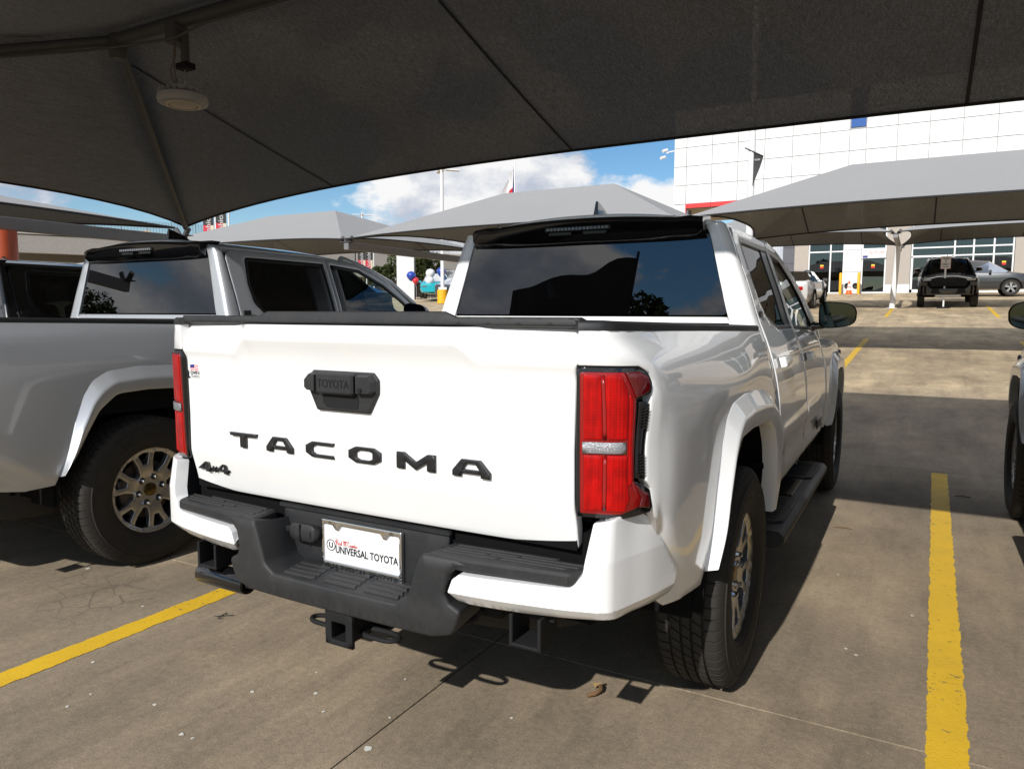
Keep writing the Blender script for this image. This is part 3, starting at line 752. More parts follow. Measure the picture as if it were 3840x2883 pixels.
    def Fw(u, v):
        x, y = plan(u); t = .95*np.clip(.612-v, 0, None)+.20*np.clip(v-.738, 0, None)
        k = sstep(.8, .95, u); return np.stack([x-t*.45*k, y+t*(1-.3*k), v], 1)
    wo_ = rnd([(.404, .612), (.418, .648), (.438, .664), (.745, .668), (.772, .705), (.790, .832), (.875, .846), (.965, .836), (1.005, .815), (1.08, .728), (1.145, .640), (1.12, .575), (.98, .578), (.83, .583), (.60, .573), (.45, .572), (.418, .582)],
               [.012, .01, .01, .03, .03, .008, .02, .02, .02, .03, .02, .04, .04, .04, .04, .01, .01], 3)
    for mx in (False, True):
        w = MB(); panel(w, wo_, Fw, .018, .005, .045, lines=[[(.40, z), (1.15, z)] for z in (.609, .6115, .6135, .616, .7355, .738, .741)]+[[(u, .57), (u, .86)] for u in (.80, .808, .815, .822, .830, .838, .845, .852, .86, .875)]); wc = w.build('bumper_end', 'paint_white', bmp, mx=mx)
        pdm = MB(); pdm.prism([(.33, -.072), (.45, -.070), (.735, -.034), (.768, .045), (.345, .045)], .670, .7035, 'z', bev=.007)
        pdm.box((.79, .075, .75), (.018, .09, .17), .004); pdm.build('step_top', 'black_plastic', bmp, 25, mx=mx)
        for i, (yo, a, b) in enumerate(((-.034, .36, .52), (-.029, .53, .71), (-.014, .36, .48), (-.010, .49, .735), (.006, .37, .56), (.010, .57, .745), (.026, .37, .66))):
            pp = MB(); sk = .075; pp.prism([(a, yo+(a-.36)*sk-.007), (b, yo+(b-.36)*sk-.007), (b+.008, yo+(b-.36)*sk+.006), (a+.004, yo+(a-.36)*sk+.006)], .701, .7065, 'z', bev=.0018); pp.build('step_tread', 'dusty_tread_pad', bmp, 20, mx=mx)
    for cx in (-.16, 0.0, .155):
        for i in range(4):
            pp = MB(); yo = -.060+.028*i; sk = (1.5-i)*.006
            pp.prism([(cx-.062+sk, yo), (cx+.062+sk, yo), (cx+.052+sk, yo+.020), (cx-.070+sk, yo+.020)], .546, .553, 'z', bev=.002); pp.build('step_tread', 'dusty_tread_pad', bmp, 20)
    # plate, frame, plug
    ph = MB(); ph.box((.008, .044, .622), (.306, .004, .153), .001); pl = ph.build('licence_plate', 'plate_white', root)
    fm = MB(); px, pz = .008, .622
    fo = rnd([(px-.157, pz-.081), (px+.157, pz-.081), (px+.157, pz+.081), (px-.157, pz+.081)], .008, 4)
    fi = rnd([(px-.146, pz-.050), (px+.146, pz-.050), (px+.146, pz+.066), (px+.112, pz+.066), (px+.098, pz+.050), (px+.088, pz+.050), (px+.076, pz+.066), (px-.076, pz+.066), (px-.088, pz+.050), (px-.098, pz+.050), (px-.112, pz+.066), (px-.146, pz+.066)], .004, 2)
    panel(fm, fo, planeF('y', .036), .03, .003, .012, [fi]); fr = fm.build('plate_frame', 'chrome', pl)
    bb = MB(); panel(bb, [(px-.150, pz-.078), (px+.150, pz-.078), (px+.150, pz-.053), (px-.150, pz-.053)], planeF('y', .0352), .05, 0, 0); bb.build('frame_band', 'badge_black', pl) if False else None
    t1 = MB(); txt(t1, 'UNIVERSAL TOYOTA', 1, rearM(px-.112, .0355, pz-.077), .0008, width=.256, height=.021, bold=.02); t1.build('frame_lettering', 'ink_black', pl, 0)
    t1 = MB()
    def ring(mb, cx, cz, r0, r1, y, n=28):
        mb.add([(cx+r*math.cos(2*PI*i/n), y, cz+r*math.sin(2*PI*i/n)) for i in range(n) for r in (r0, r1)], [(2*i, 2*i+1, (2*i+3) % (2*n), (2*i+2) % (2*n)) for i in range(n)])
    ring(t1, px-.132, pz-.066, .0085, .0105, .0345); txt(t1, 'U', 1, rearM(px-.137, .0345, pz-.072), .0006, width=.010, height=.012, bold=.02); t1.build('frame_emblem', 'ink_black', pl, 0)
    t2 = MB(); txt(t2, 'UNIVERSAL TOYOTA', 1, rearM(px-.103, .0412, pz-.022), 0, width=.243, height=.024, bold=.022); ring(t2, px-.122, pz-.0, .0155, .0182, .0412); txt(t2, 'U', 1, rearM(px-.130, .0412, pz-.009), 0, width=.016, height=.018, bold=.03); t2.build('plate_lettering', 'ink_black', pl, 0)
    t3 = MB()
    # hand-drawn script "Red McCombs" as thin strokes
    def stroke(pts, r=.0009): t3.tube([(px-.103+a*.0028, .0408, pz+.004+b*.0028) for a, b in pts], r, 4)
    S = [[(0, 3), (1, 6), (3, 6.5), (4, 5), (2.5, 3.4), (1.2, 3.2)], [(1, 6), (1.3, 2), (.8, -1)], [(2, 3.3), (3.5, 1), (4.6, .2)], [(4.4, 1.6), (5.8, 2), (5.6, 3), (4.8, 2.6), (4.7, 1), (5.8, .4), (6.8, 1)], [(8.2, 2.6), (7.2, 2.6), (7, 1), (7.8, .4), (8.6, 1.4), (8.9, 5.5), (8.7, 1), (9.4, .3)],
         [(11, 5.2), (11.6, 6), (12, 3), (12.1, .4)], [(12, 4), (13.2, 6), (13.5, 3), (13.6, .4)], [(13.5, 4), (14.8, 6), (15, 2.5), (15.5, .3)], [(17, 5.8), (16.2, 5.9), (16, 4.6), (17, 4.4)], [(20.5, 5), (19.2, 6), (17.8, 4), (17.8, 1.4), (19, .3), (20.6, 1.2)],
         [(22, 2.6), (21, 2), (21.2, .6), (22.2, .4), (22.8, 1.4), (22, 2.6)], [(23.6, .3), (23.8, 2.4), (24.6, 2.6), (24.7, .3)], [(24.7, 2), (25.7, 2.6), (25.8, .3)], [(25.8, 2), (26.8, 2.6), (27, .5), (27.6, .4)], [(28, 5.4), (28.1, .4), (29.2, .6), (29.4, 2), (28.3, 2.2)], [(31, 2.4), (30.3, 1.8), (31.2, 1), (30.6, .2), (29.8, .4)]]
    for q in S: stroke(q)
    t3.build('script_lettering', 'ink_red', pl, 0)
    for sx_ in (-.093, .093):
        sc_ = MB().lathe([(0, .005), (.004, .0045), (.006, .002), (.006, 0)], 12, rearM(px+sx_, .040, pz+.059)); sc_.build('plate_screw', 'chrome', pl)
        em = MB(); ring(em, px+sx_*1.28, pz+.072, .0035, .005, .0345); em.build('frame_emblem', 'ink_black', pl, 0)
    pgm = MB(); panel(pgm, rnd([(-.262, .624), (-.152, .624), (-.152, .683), (-.262, .683)], .026, 6), lambda u, v: np.stack([u, .018-.008*np.clip(1-((v-.653)/.04)**2, 0, 1), v], 1), .015, .006, .045)
    pg = pgm.build('trailer_plug', 'black_plastic', bmp); MB().box((-.213, .012, .653), (.004, .012, .055), .001).build('plug_hinge', 'matt_black', pg); MB().box((-.17, .0105, .653), (.006, .004, .022), .001).build('plug_clip', 'gloss_black', pg)
    MB().box((-.275, .028, .655), (.02, .02, .018), .003).build('plug_tab', 'matt_black', pg)
    # hitch
    hh = MB(); hx = .012
    panel(hh, [(hx-.052, .368), (hx+.052, .368), (hx+.052, .475), (hx-.052, .475)], planeF('y', -.070), .05, .003, .012, [rnd([(hx-.027, .385), (hx+.027, .385), (hx+.027, .439), (hx-.027, .439)], .006, 3)])
    hit = hh.build('hitch_receiver', 'matt_black', root)
    tb = MB()
    for c_, s_ in (((hx-.031, .09, .412), (.008, .30, .070)), ((hx+.031, .09, .412), (.008, .30, .070)), ((hx, .09, .381), (.06, .30, .008)), ((hx, .09, .443), (.06, .30, .008))): tb.box(c_, s_)
    tb.box((hx, .14, .50), (.9, .07, .05), .005); tb.box((hx, .06, .40), (.20, .06, .012)); tb.build('receiver_tube', 'matt_black', hit, 20)
    for s in (-1, 1):
        lp = MB(); cx_, cy2 = hx+s*.102, .0; pts = []
        for i in range(28):
            a = 2*PI*i/28; e = .022; pts.append((cx_+s*0+.046*math.cos(a)+(.018 if math.cos(a) > 0 else -.018), cy2+.026*math.sin(a), .398))
        lp.tube(pts, .0075, 8, True); lp.build('chain_loop', 'matt_black', hit)
    cyl = MB(); cyl.lathe([(.030, 0), (.037, .002), (.0385, .006), (.0385, .22), (.036, .226), (.026, .226), (.026, .20)], 30, Matrix.Translation((-.69, .02, .440)) @ Matrix.Rotation(PI/2, 4, 'Y')); cyl.cyl((-.47, .02, .44), (-.30, .10, .46), .02, 12); cyl.build('crossbar_tube', 'gloss_black', root)
    for s in (-1, 1):
        br = MB(); cx_ = s*.607
        for c_, q_ in (((cx_-.041, .02, .525), (.010, .10, .085)), ((cx_+.041, .02, .525), (.010, .10, .085)), ((cx_, .02, .487), (.085, .10, .008)), ((cx_, .07, .56), (.12, .1, .03))): br.box(c_, q_, .002)
        br.cyl((cx_-.2*s, .11, .565), (cx_+.05*s, .11, .56), .024, 12); br.build('tow_bracket', 'matt_black', root)
    hk = MB(); hk.tube([(.33, .12, .55), (.345, .07, .505), (.365, .06, .465), (.385, .085, .475), (.395, .10, .50)], .013, 8); hk.build('tow_hook', 'matt_black', root)
    # ---------------- cab
    Rr = .035; La = Rr*PI/2
    def cab_y(z): return 1.652+.10*(np.asarray(z)-1.33)
    def F_cp(u, v):
        xs = side_x(np.full_like(u, 1.70), v); yb = cab_y(v); th = np.clip(u/Rr, 0, PI/2)
        x = np.where(u < 0, xs-Rr+u, xs-Rr+Rr*np.sin(th)); y = np.where(u < 0, yb, yb+Rr*(1-np.cos(th))+np.clip(u-La, 0, None))
        return np.stack([x, y, v], 1)
    def sg(z, xg): return float(xg-(side_x(np.array([1.7]), np.array([z]))[0]-Rr))
    zs = [1.70, 1.677, 1.60, 1.50, 1.40, 1.33]; gx = [.615, .624, .645, .670, .696, .716]
    pil = [(sg(z, g), z) for z, g in zip(zs, gx)]+[(sg(1.33, .716)-.0, 1.318), (sg(1.20, .70), 1.20), (La+.04, 1.0), (La+.045, 1.20)]+[(La+1.735-float(cab_y(z))-Rr, z) for z in (1.33, 1.5, 1.735)]+[(La+1.70-float(cab_y(1.745))-Rr, 1.752), (0.0, 1.75), (sg(1.735, .60), 1.735)]
    for mx in (False, True):
        c_ = MB(); panel(c_, pil, F_cp, .03, .004, .02); c_.build('cab_pillar', 'paint_white', root, mx=mx)
    lw = MB(); panel(lw, [(-.735, 1.20), (.735, 1.20), (.716, 1.326), (-.716, 1.326)], lambda u, v: np.stack([u, cab_y(v)+.001, v], 1), .06, .004, .02); lw.build('cab_back_panel', 'paint_white', root)
    rg = MB(); rgo = rnd([(-.713, 1.334), (.713, 1.334), (.614, 1.70), (-.614, 1.70)], [.02, .02, .03, .03], 4)
    panel(rg, rgo, lambda u, v: np.stack([u, cab_y(v)+.010-.004*(1-(u/.7)**2), v], 1), .08, .0, .0); rgl = rg.build('rear_window', 'privacy_glass', root)
    gf = MB(); gi = rnd([(-.695, 1.350), (.695, 1.350), (.602, 1.69), (-.602, 1.69)], .02, 4); panel(gf, rgo, lambda u, v: np.stack([u, cab_y(v)+.013, v], 1), .06, 0, .004, [gi]); gf.build('window_seal', 'gloss_black', rgl)
    # spoiler with high brake lamp
    sm = MB(); xs_ = np.linspace(-.60, .60, 31); V = []; F = []
    for x in xs_:
        e = abs(x)/.6; zt = 1.792-.036*e**2.2+(.010*float(sstep(.48, .52, abs(x)))); yb = 1.628+.02*e**2
        V += [(x*1.015, yb+.055, 1.672-.004*e), (x*1.01, yb+.030, 1.690), (x, yb+.004, zt-.058), (x*.995, yb-.004, zt-.018), (x*.99, yb+.012, zt), (x*.985, yb+.16, zt+.020)]
    for i in range(30):
        for k in range(5): F.append((i*6+k, (i+1)*6+k, (i+1)*6+k+1, i*6+k+1))
    F += [tuple(range(6))[::-1], tuple(30*6+k for k in range(6))]; sm.add(V, F)
    so = sm.build('roof_spoiler', 'gloss_black', root, 40)
    bl = MB(); bl.box((0, 1.632, 1.742), (.34, .02, .022), .004); bl.box((-.09, 1.634, 1.722), (.12, .018, .018), .003); bl.box((.09, 1.634, 1.722), (.12, .018, .018), .003); blo = bl.build('brake_lamp', 'alloy_black', so, 20)
    for i in range(17): MB().box((-.152+.019*i, 1.620, 1.743), (.012, .004, .014), .001).build('lamp_cell', 'headlight_clear', blo, 20)
    # roof
    def F_roof(u, v): return np.stack([u, v, 1.818-.056*np.abs(u/.6)**2.2-.12*np.clip(v-2.4, 0, None)**2-.5*np.clip(1.74-v, 0, None)**1.5], 1)
    rf = MB(); panel(rf, rnd([(-.655, 1.70), (.655, 1.70), (.668, 2.3), (.655, 2.86), (.60, 2.98), (-.60, 2.98), (-.655, 2.86), (-.668, 2.3)], .02, 3), F_roof, .07, .012, .04); rf.build('roof', 'paint_white', root)
    an = MB(); K = []
    for i, t in enumerate(np.linspace(0, 1, 9)):
        h = .085*(1-t)**.6*(1 if t > 0 else 1)+.012; w = .030*(1-.25*(1-t)); y = 1.86+.19*t
        K.append([(-w, y, 1.806), (-w*.55, y+.0, 1.806+h*.35), (-.006, y+.012*(1-t), 1.806+h), (.006, y+.012*(1-t), 1.806+h), (w*.55, y, 1.806+h*.35), (w, y, 1.806)])
    an.add([p for q in K for p in q], [(i*6+k, (i+1)*6+k, (i+1)*6+k+1, i*6+k+1) for i in range(8) for k in range(5)]+[tuple(range(6)), tuple(48+k for k in range(6))[::-1]])
    an.build('roof_antenna', 'gloss_black', root, 50)
    MB().lathe([(0, .010), (.035, .008), (.06, 0)], 20, Matrix.Translation((0, 1.93, 1.806)) @ Matrix.Diagonal((1, 1.9, 1, 1)), closed=True).build('antenna_base', 'paint_white', root)
    # doors
    RD = rnd([(1.745, .60), (1.76, .575), (2.655, .575), (2.648, 1.0), (2.632, 1.25), (2.632, 1.733), (1.80, 1.735), (1.745, 1.69)], [.02, .02, .02, .1, .1, .01, .05, .05], 4)
    RW = rnd([(1.892, 1.690), (2.602, 1.690), (2.602, 1.262), (2.13, 1.266), (1.955, 1.315), (1.872, 1.40), (1.862, 1.52)], [.03, .01, .01, .03, .08, .06, .05], 4)
    FD = rnd([(2.665, .575), (3.50, .575), (3.60, .66), (3.625, 1.0), (3.625, 1.20), (3.53, 1.405), (3.31, 1.578), (3.11, 1.668), (2.95, 1.715), (2.645, 1.733), (2.642, 1.25), (2.658, 1.0)], [.02, .06, .06, .1, .03, .1, .1, .1, .1, .01, .1, .1], 4)
    FWn = rnd([(2.668, 1.688), (2.98, 1.664), (3.23, 1.562), (3.43, 1.43), (3.55, 1.30), (3.56, 1.236), (2.668, 1.260)], [.01, .06, .06, .08, .04, .02, .01], 4)
    def off(poly, d):
        P = np.array(poly); 
        if area(P) < 0: P = P[::-1]
        t = np.roll(P, -1, 0)-np.roll(P, 1, 0); t /= np.linalg.norm(t, axis=1)[:, None]; return [tuple(p) for p in P+np.stack([-t[:, 1], t[:, 0]], 1)*d]
    def Fs(o): return lambda u, v: F_side(u, v)+np.stack([np.full_like(u, o), 0*u, 0*u], 1)
    for nm, dr, wn_, hy, px0 in (('rear_door', RD, RW, 1.86, 2.415), ('front_door', FD, FWn, 2.765, 2.74)):
        for mx in (False, True):
            d_ = MB()
            def Fd(u, v):
                P = F_side(u, v); P[:, 0] += .010*np.exp(-((v-.80)/.03)**2)*sstep(1.7, 1.9, u)*sstep(3.4, 3.15, u)-.012*np.exp(-((v-.70)/.06)**2)*sstep(1.75, 2.0, u); return P
            panel(d_, dr, Fd, .04, .005, .03, [wn_]); do = d_.build(nm, 'paint_white', root, mx=mx)
            ft = MB(); panel(ft, wn_, Fs(-.002), .05, .002, .012, [off(wn_, .020)]); ft.build('window_frame', 'trim_black', do, mx=mx)
            if nm == 'rear_door': pane = [p for p in off(wn_, .018) if p[0] < px0]; pane += [(px0, 1.28), (px0, 1.672)]; c0 = np.mean(pane, 0); pane.sort(key=lambda p: math.atan2(p[1]-c0[1], p[0]-c0[0])); ap = [(px0, 1.27), (2.60, 1.268), (2.60, 1.684), (px0, 1.684)]
            else: pane = [p for p in off(wn_, .018) if p[0] > px0]; pane += [(px0, 1.28), (px0, 1.67)]; c0 = (3.05, 1.42); pane.sort(key=lambda p: math.atan2(p[1]-c0[1], p[0]-c0[0])); ap = [(2.672, 1.268), (px0, 1.268), (px0, 1.68), (2.672, 1.682)]
            g = MB(); panel(g, pane, Fs(-.011), .08, 0, 0); g.build('window_pane', 'privacy_glass' if nm == 'rear_door' else 'side_tint_glass', do, mx=mx)
            a_ = MB(); panel(a_, ap, Fs(-.006), .05, .002, .01); a_.build('pillar_trim', 'trim_black', do, mx=mx)
            hz = 1.128 if nm == 'rear_door' else 1.108; P0 = side_x(np.array([hy, hy+.24]), np.array([hz, hz])); hm = MB()
            poly = rnd([(hy, hz-.028), (hy+.22, hz-.016), (hy+.235, hz+.012), (hy+.215, hz+.022), (hy, hz+.022)], .008, 3)
            panel(hm, poly, lambda u, v: np.stack([side_x(u, v)+.006+.034*np.clip(1-((u-hy-.09)/.17)**2, 0, 1)**.5, u, v], 1), .02, .010, .028)
            hdl = hm.build('door_handle', 'paint_white', do, mx=mx)
            cu = MB(); panel(cu, rnd([(hy+.03, hz-.05), (hy+.19, hz-.045), (hy+.19, hz+.045), (hy+.03, hz+.045)], .03, 5), Fs(.0012), .04, .0, .0); cu.build('handle_cup', 'gloss_black', do, mx=mx) if False else None
            if nm == 'front_door':
                bd = MB()
                for i, ch in enumerate('SR5'):
                    sub = MB(); txt(sub, ch, 1, Matrix(((0, 0, 1, .0), (1, 0, 0, 0), (0, 1, 0, 0), (0, 0, 0, 1))), .003, width=.055, height=.036)
                    q = side_x(np.array([3.17+.065*i]), np.array([.655]))[0]; bd.add([(x+q+.006, y+3.17+.065*i, z+.645) for x, y, z in sub.V], sub.F)
                bd.box((float(side_x(np.array([3.27]), np.array([.66]))[0])+.004, 3.27, .663), (.008, .22, .055), .003); bd.build('door_badge', 'badge_black', do, 0, mx=mx)
                # mirror
                mm = MB(); mc = Vector((1.015, 3.31, 1.335)); nU, nV = 24, 14; V = []; F = []
                for j in range(nV):
                    t = j/(nV-1); sc_ = math.sin(PI*(.5+.5*t))**.55 if t < 1 else 0; yy = -.045+.15*t
                    for i in range(nU):
                        a = 2*PI*i/nU; ca, sa = math.cos(a), math.sin(a); e = 2/3.4
                        x = .108*math.copysign(abs(ca)**e, ca); z = .078*math.copysign(abs(sa)**e, sa); z += .010*(-x/.1) if sa > 0 else .012*(x/.1)
                        V.append((mc.x+x*sc_+.0*t, mc.y+yy, mc.z+z*sc_-.006*t))
                for j in range(nV-1):
                    for i in range(nU): k = (i+1) % nU; F.append((j*nU+i, (j+1)*nU+i, (j+1)*nU+k, j*nU+k))
                mm.add(V, F); mm.tube([(.86, 3.33, 1.262), (.92, 3.335, 1.268), (.97, 3.34, 1.285)], .022, 10)
                mo = mm.build('door_mirror', 'gloss_black', do, 60, mx=mx)
                mg = MB(); mg.add([(mc.x+(p[0]-mc.x)*.93, mc.y-.0475+.12*(p[0]-mc.x-.1)*.0, mc.z+(p[2]-mc.z)*.93) for p in V[:nU]], [tuple(range(nU))]); mg.build('mirror_glass', 'mirror', mo, 0, mx=mx)
                mb2 = MB(); mb2.box((.872, 3.40, 1.262), (.02, .16, .06), .006); mb2.build('mirror_base', 'gloss_black', do, mx=mx)
    for s, nm in ((1, 'rear_badge'), (-1, 'rear_badge')):
        q = float(side_x(np.array([1.80]), np.array([1.335]))[0]); bm_ = MB(); bm_.box((s*(q+.004), 1.795, 1.338), (.008, .06, .03), .004); bm_.build('door_badge', 'badge_black', root)
    # side sills (pinch trim) and running boards
    for mx in (False, True):
        sl = MB(); panel(sl, [(1.60, .49), (3.60, .49), (3.60, .572), (1.60, .572)], Fs(-.012), .08, .004, .05); sl.build('sill', 'paint_white', root, mx=mx)
        rb = MB(); rb.prism([(.80, .345), (.955, .335), (.990, .352), (.996, .385), (.975, .408), (.90, .414), (.80, .40)], 1.60, 3.28, 'y', bev=.006); rbo = rb.build('running_board', 'black_plastic', root, 25, mx=mx)
        for y0, y1 in ((1.72, 2.22), (2.72, 3.22)):
            pd = MB(); pd.prism([(.80, y0), (.93, y0), (.965, y0+.04), (.965, y1-.04), (.93, y1), (.80, y1)], .405, .422, 'z', bev=.004)
            pdo = pd.build('step_pad', 'black_plastic', rbo, 25, mx=mx)
            for i in range(8): MB().box((.868, y0+.06+i*(y1-y0-.12)/7, .4235), (.12, .022, .005), .0015).build('pad_rib', 'dusty_tread_pad', rbo, 0, mx=mx)
        pt = MB(); pt.box((.868, 2.47, .414), (.12, .40, .014), .003); pto = pt.build('name_plate', 'alloy_black', rbo, 20, mx=mx)
        nt_ = MB(); txt(nt_, 'TACOMA', 1, Matrix(((0, -1, 0, .90), (1, 0, 0, 2.30), (0, 0, 1, .4215), (0, 0, 0, 1))), .0008, width=.33, height=.05); nt_.build('plate_lettering', 'black_plastic', rbo, 0)
        for y in (1.80, 2.45, 3.08):
            sb = MB(); sb.box((.76, y, .42), (.16, .06, .03), .004); sb.build('board_bracket', 'frame_black', root, mx=mx)
    # ---------------- front: fenders, hood, windscreen, nose
    fo_ = [(3.640, .50)]+[(3.64, .56)]+[(AX_F-.55, .50)]+arch_open(AX_F)[0:]+[(AX_F+.56, .55), (5.02, .62), (5.06, .80), (5.08, .95), (4.96, 1.075), (4.60, 1.135), (3.635, 1.185)]
    fo_ = [(3.640, .58), (AX_F-.53, .58)]+arch_open(AX_F)+[(4.95, .60), (5.03, .80), (5.05, .93), (4.98, 1.065), (4.60, 1.13), (3.635, 1.185)]
    hz_ = lambda x, y: 1.225-.070*np.abs(x/.78)**2.5-.10*np.clip(y-3.7, 0, None)-.55*np.clip(y-4.85, 0, None)**1.6+.022*sstep(.50, .36, np.abs(x))
    for mx in (False, True):
        fd_ = MB(); panel(fd_, fo_, F_side, .05, .005, .03); fe = fd_.build('front_fender', 'paint_white', root, mx=mx)
        flare_part(fe, F_side, AX_F, mx, .030)
        yy = np.linspace(3.64, 5.0, 16); V = []; F = []
        for y in yy:
            zt = float(np.interp(y, [3.635, 4.6, 4.98, 5.05], [1.185, 1.13, 1.065, 1.0])); xo = float(side_x(np.array([y]), np.array([zt]))[0]); xi = .785-.06*max(0, y-4.4); zi = float(hz_(np.array([xi]), np.array([y]))[0])-.006
            for t in np.linspace(0, 1, 6): V.append((xo+(xi-xo)*t-.004*(1-t), y, zt+(zi-zt)*math.sin(t*PI/2)**.8))
        for i in range(15):
            for k in range(5): F.append((i*6+k, (i+1)*6+k, (i+1)*6+k+1, i*6+k+1))
        sh = MB().add(V, F); sh.build('fender_top', 'paint_white', fe, 60, mx=mx)
        hl = MB(); hl.prism([(.52, 5.12), (.78, 5.06), (.90, 4.93), (.915, 4.80), (.88, 4.82), (.76, 5.0), (.52, 5.06)], .965, 1.055, 'z', bev=.006); hlo = hl.build('headlight', 'headlight_clear', root, 25, mx=mx)
        MB().box((.66, 5.105, 1.01), (.22, .02, .012), .002, Matrix.Rotation(-.22, 4, 'Z')).build('daytime_lamp', 'ink_white', hlo, mx=mx)
        MB().box((.885, 4.90, 1.0), (.02, .06, .05), .002).build('side_marker', 'amber', hlo, mx=mx)
        ci = MB(); ci.prism([(.66, 5.12), (.86, 5.04), (.915, 4.93), (.86, 4.90), (.66, 5.0)], .80, .945, 'z', bev=.01); ci.build('air_curtain', 'gloss_black', root, mx=mx)
    hd_ = MB(); panel(hd_, rnd([(-.775, 3.72), (.775, 3.72), (.78, 4.4), (.735, 5.0), (.60, 5.09), (-.60, 5.09), (-.735, 5.0), (-.78, 4.4)], .03, 3), lambda u, v: np.stack([u, v, hz_(u, v)], 1), .06, .008, .03); hd_.build('bonnet', 'paint_white', root)
    def F_ws(u, v):   # u across -1..1, v 0..1 bottom to top
        xb = .80*u; yb = 3.86-.24*np.abs(u)**2.2; zb = 1.205-.03*np.abs(u)**2; xt = .605*u; yt = 2.97-.07*np.abs(u)**2; zt = 1.772-.055*np.abs(u)**2.2
        return np.stack([xb+(xt-xb)*v, yb+(yt-yb)*v, zb+(zt-zb)*v+.03*v*(1-v)*4*.5], 1)
    ws = MB(); panel(ws, [(-1, 0), (1, 0), (1, 1), (-1, 1)], F_ws, .09, 0, 0, flip=True); wso = ws.build('windscreen', 'clear_green_glass', root)
    for mx in (False, True):
        ap = MB(); ap.tube([(.625, 2.86, 1.735), (.652, 3.0, 1.700), (.668, 3.15, 1.652), (.705, 3.36, 1.565), (.760, 3.58, 1.41), (.822, 3.72, 1.24), (.84, 3.78, 1.15)], .034, 10); ap.build('windscreen_pillar', 'paint_white', root, 60, mx=mx)
    cw = MB(); cw.prism([(-.80, 3.60), (.80, 3.60), (.78, 3.74), (0, 3.90), (-.78, 3.74)], 1.15, 1.175, 'z'); cw.build('cowl', 'matt_black', root)
    gl = MB(); gl.prism(rnd([(-.52, .78), (.52, .78), (.60, .95), (.52, 1.045), (-.52, 1.045), (-.60, .95)], .02, 2), 5.06, 5.12, 'y', bev=.008); glo = gl.build('grille', 'matt_black', root, 20)
    for i in range(5): MB().box((0, 5.125, .81+.045*i), (1.02, .012, .014), .003).build('grille_bar', 'gloss_black', glo, 20)
    ge = MB(); txt(ge, 'TOYOTA', 1, Matrix(((-1, 0, 0, .23), (0, 0, 1, 5.135), (0, 1, 0, .93), (0, 0, 0, 1))), .006, width=.46, height=.06); ge.build('grille_lettering', 'badge_black', glo, 0)
    fbm = MB(); 
    fbp = rnd([(-.80, .47), (.80, .47), (.90, .60), (.88, .80), (.64, .80), (.56, .70), (-.56, .70), (-.64, .80), (-.88, .80), (-.90, .60)], .03, 3)
    panel(fbm, fbp, lambda u, v: np.stack([u, 5.20-.32*np.abs(u/.9)**3-.10*np.clip(.6-v, 0, None), v], 1), .05, .015, .22, flip=True); fb_ = fbm.build('front_bumper', 'paint_white', root)
    MB().prism(rnd([(-.55, .52), (.55, .52), (.50, .70), (-.50, .70)], .02, 2), 5.10, 5.19, 'y').build('lower_intake', 'matt_black', fb_)
    sk_ = MB(); sk_.prism([(-.42, .40), (.42, .40), (.36, .52), (-.36, .52)], 5.08, 5.16, 'y', bev=.006); sk_.build('skid_plate', 'alloy', fb_)
    MB().box((0, 5.0, .75), (1.5, .12, .5)).build('nose_frame', 'liner_black', root)
    # ---------------- cabin
    cbn = MB(); cbn.box((0, 2.7, .66), (1.66, 2.1, .04)); cbn.quad((-.8, 1.70, .6), (.8, 1.70, .6), (.78, 1.70, 1.30), (-.78, 1.70, 1.30)); cbn.box((0, 3.66, .95), (1.6, .2, .5))
    for s in (-1, 1): cbn.quad((s*.84, 1.72, .6), (s*.84, 3.6, .6), (s*.80, 3.6, 1.23), (s*.80, 1.72, 1.25))
    cbn.build('cabin_trim', 'matt_black', root, 0)
    hn = MB(); panel(hn, [(-.63, 1.72), (.63, 1.72), (.63, 2.9), (-.63, 2.9)], lambda u, v: F_roof(u, v)-np.array([0, 0, .05]), .15, 0, 0, flip=True); hn.build('headliner', 'headliner', root)
    ds = MB(); ds.box((0, 3.42, 1.08), (1.5, .32, .20), .05); dso = ds.build('dashboard', 'matt_black', root)
    sw = MB(); sw.tube([(-.37+.18*math.cos(a), 3.10+.06*math.sin(a), 1.12+.17*math.sin(a)) for a in np.linspace(0, 2*PI, 24)[:-1]], .016, 6, True); sw.build('steering_wheel', 'matt_black', root)
    for (sx_, sy_) in ((-.37, 2.85), (.37, 2.85), (-.40, 2.16), (.40, 2.16)):
        st_ = MB(); st_.box((sx_, sy_, .85), (.50, .48, .16), .05, seg=2); st_.box((sx_, sy_-.24, 1.14), (.48, .13, .56), .05, Matrix.Rotation(.2, 4, 'X'), seg=2); sto = st_.build('seat', 'seat_fabric', root, 60)
        MB().box((sx_, sy_-.31, 1.50), (.25, .09, .17), .035, Matrix.Rotation(.12, 4, 'X'), seg=2).build('headrest', 'seat_fabric', sto, 60)
    rm_ = MB().box((0, 3.16, 1.62), (.24, .03, .07), .015); rm_.build('cabin_mirror', 'gloss_black', root)
    make_wheels(root)
    return root
simple('mirror', (.03, .034, .033), .04, metal=1)
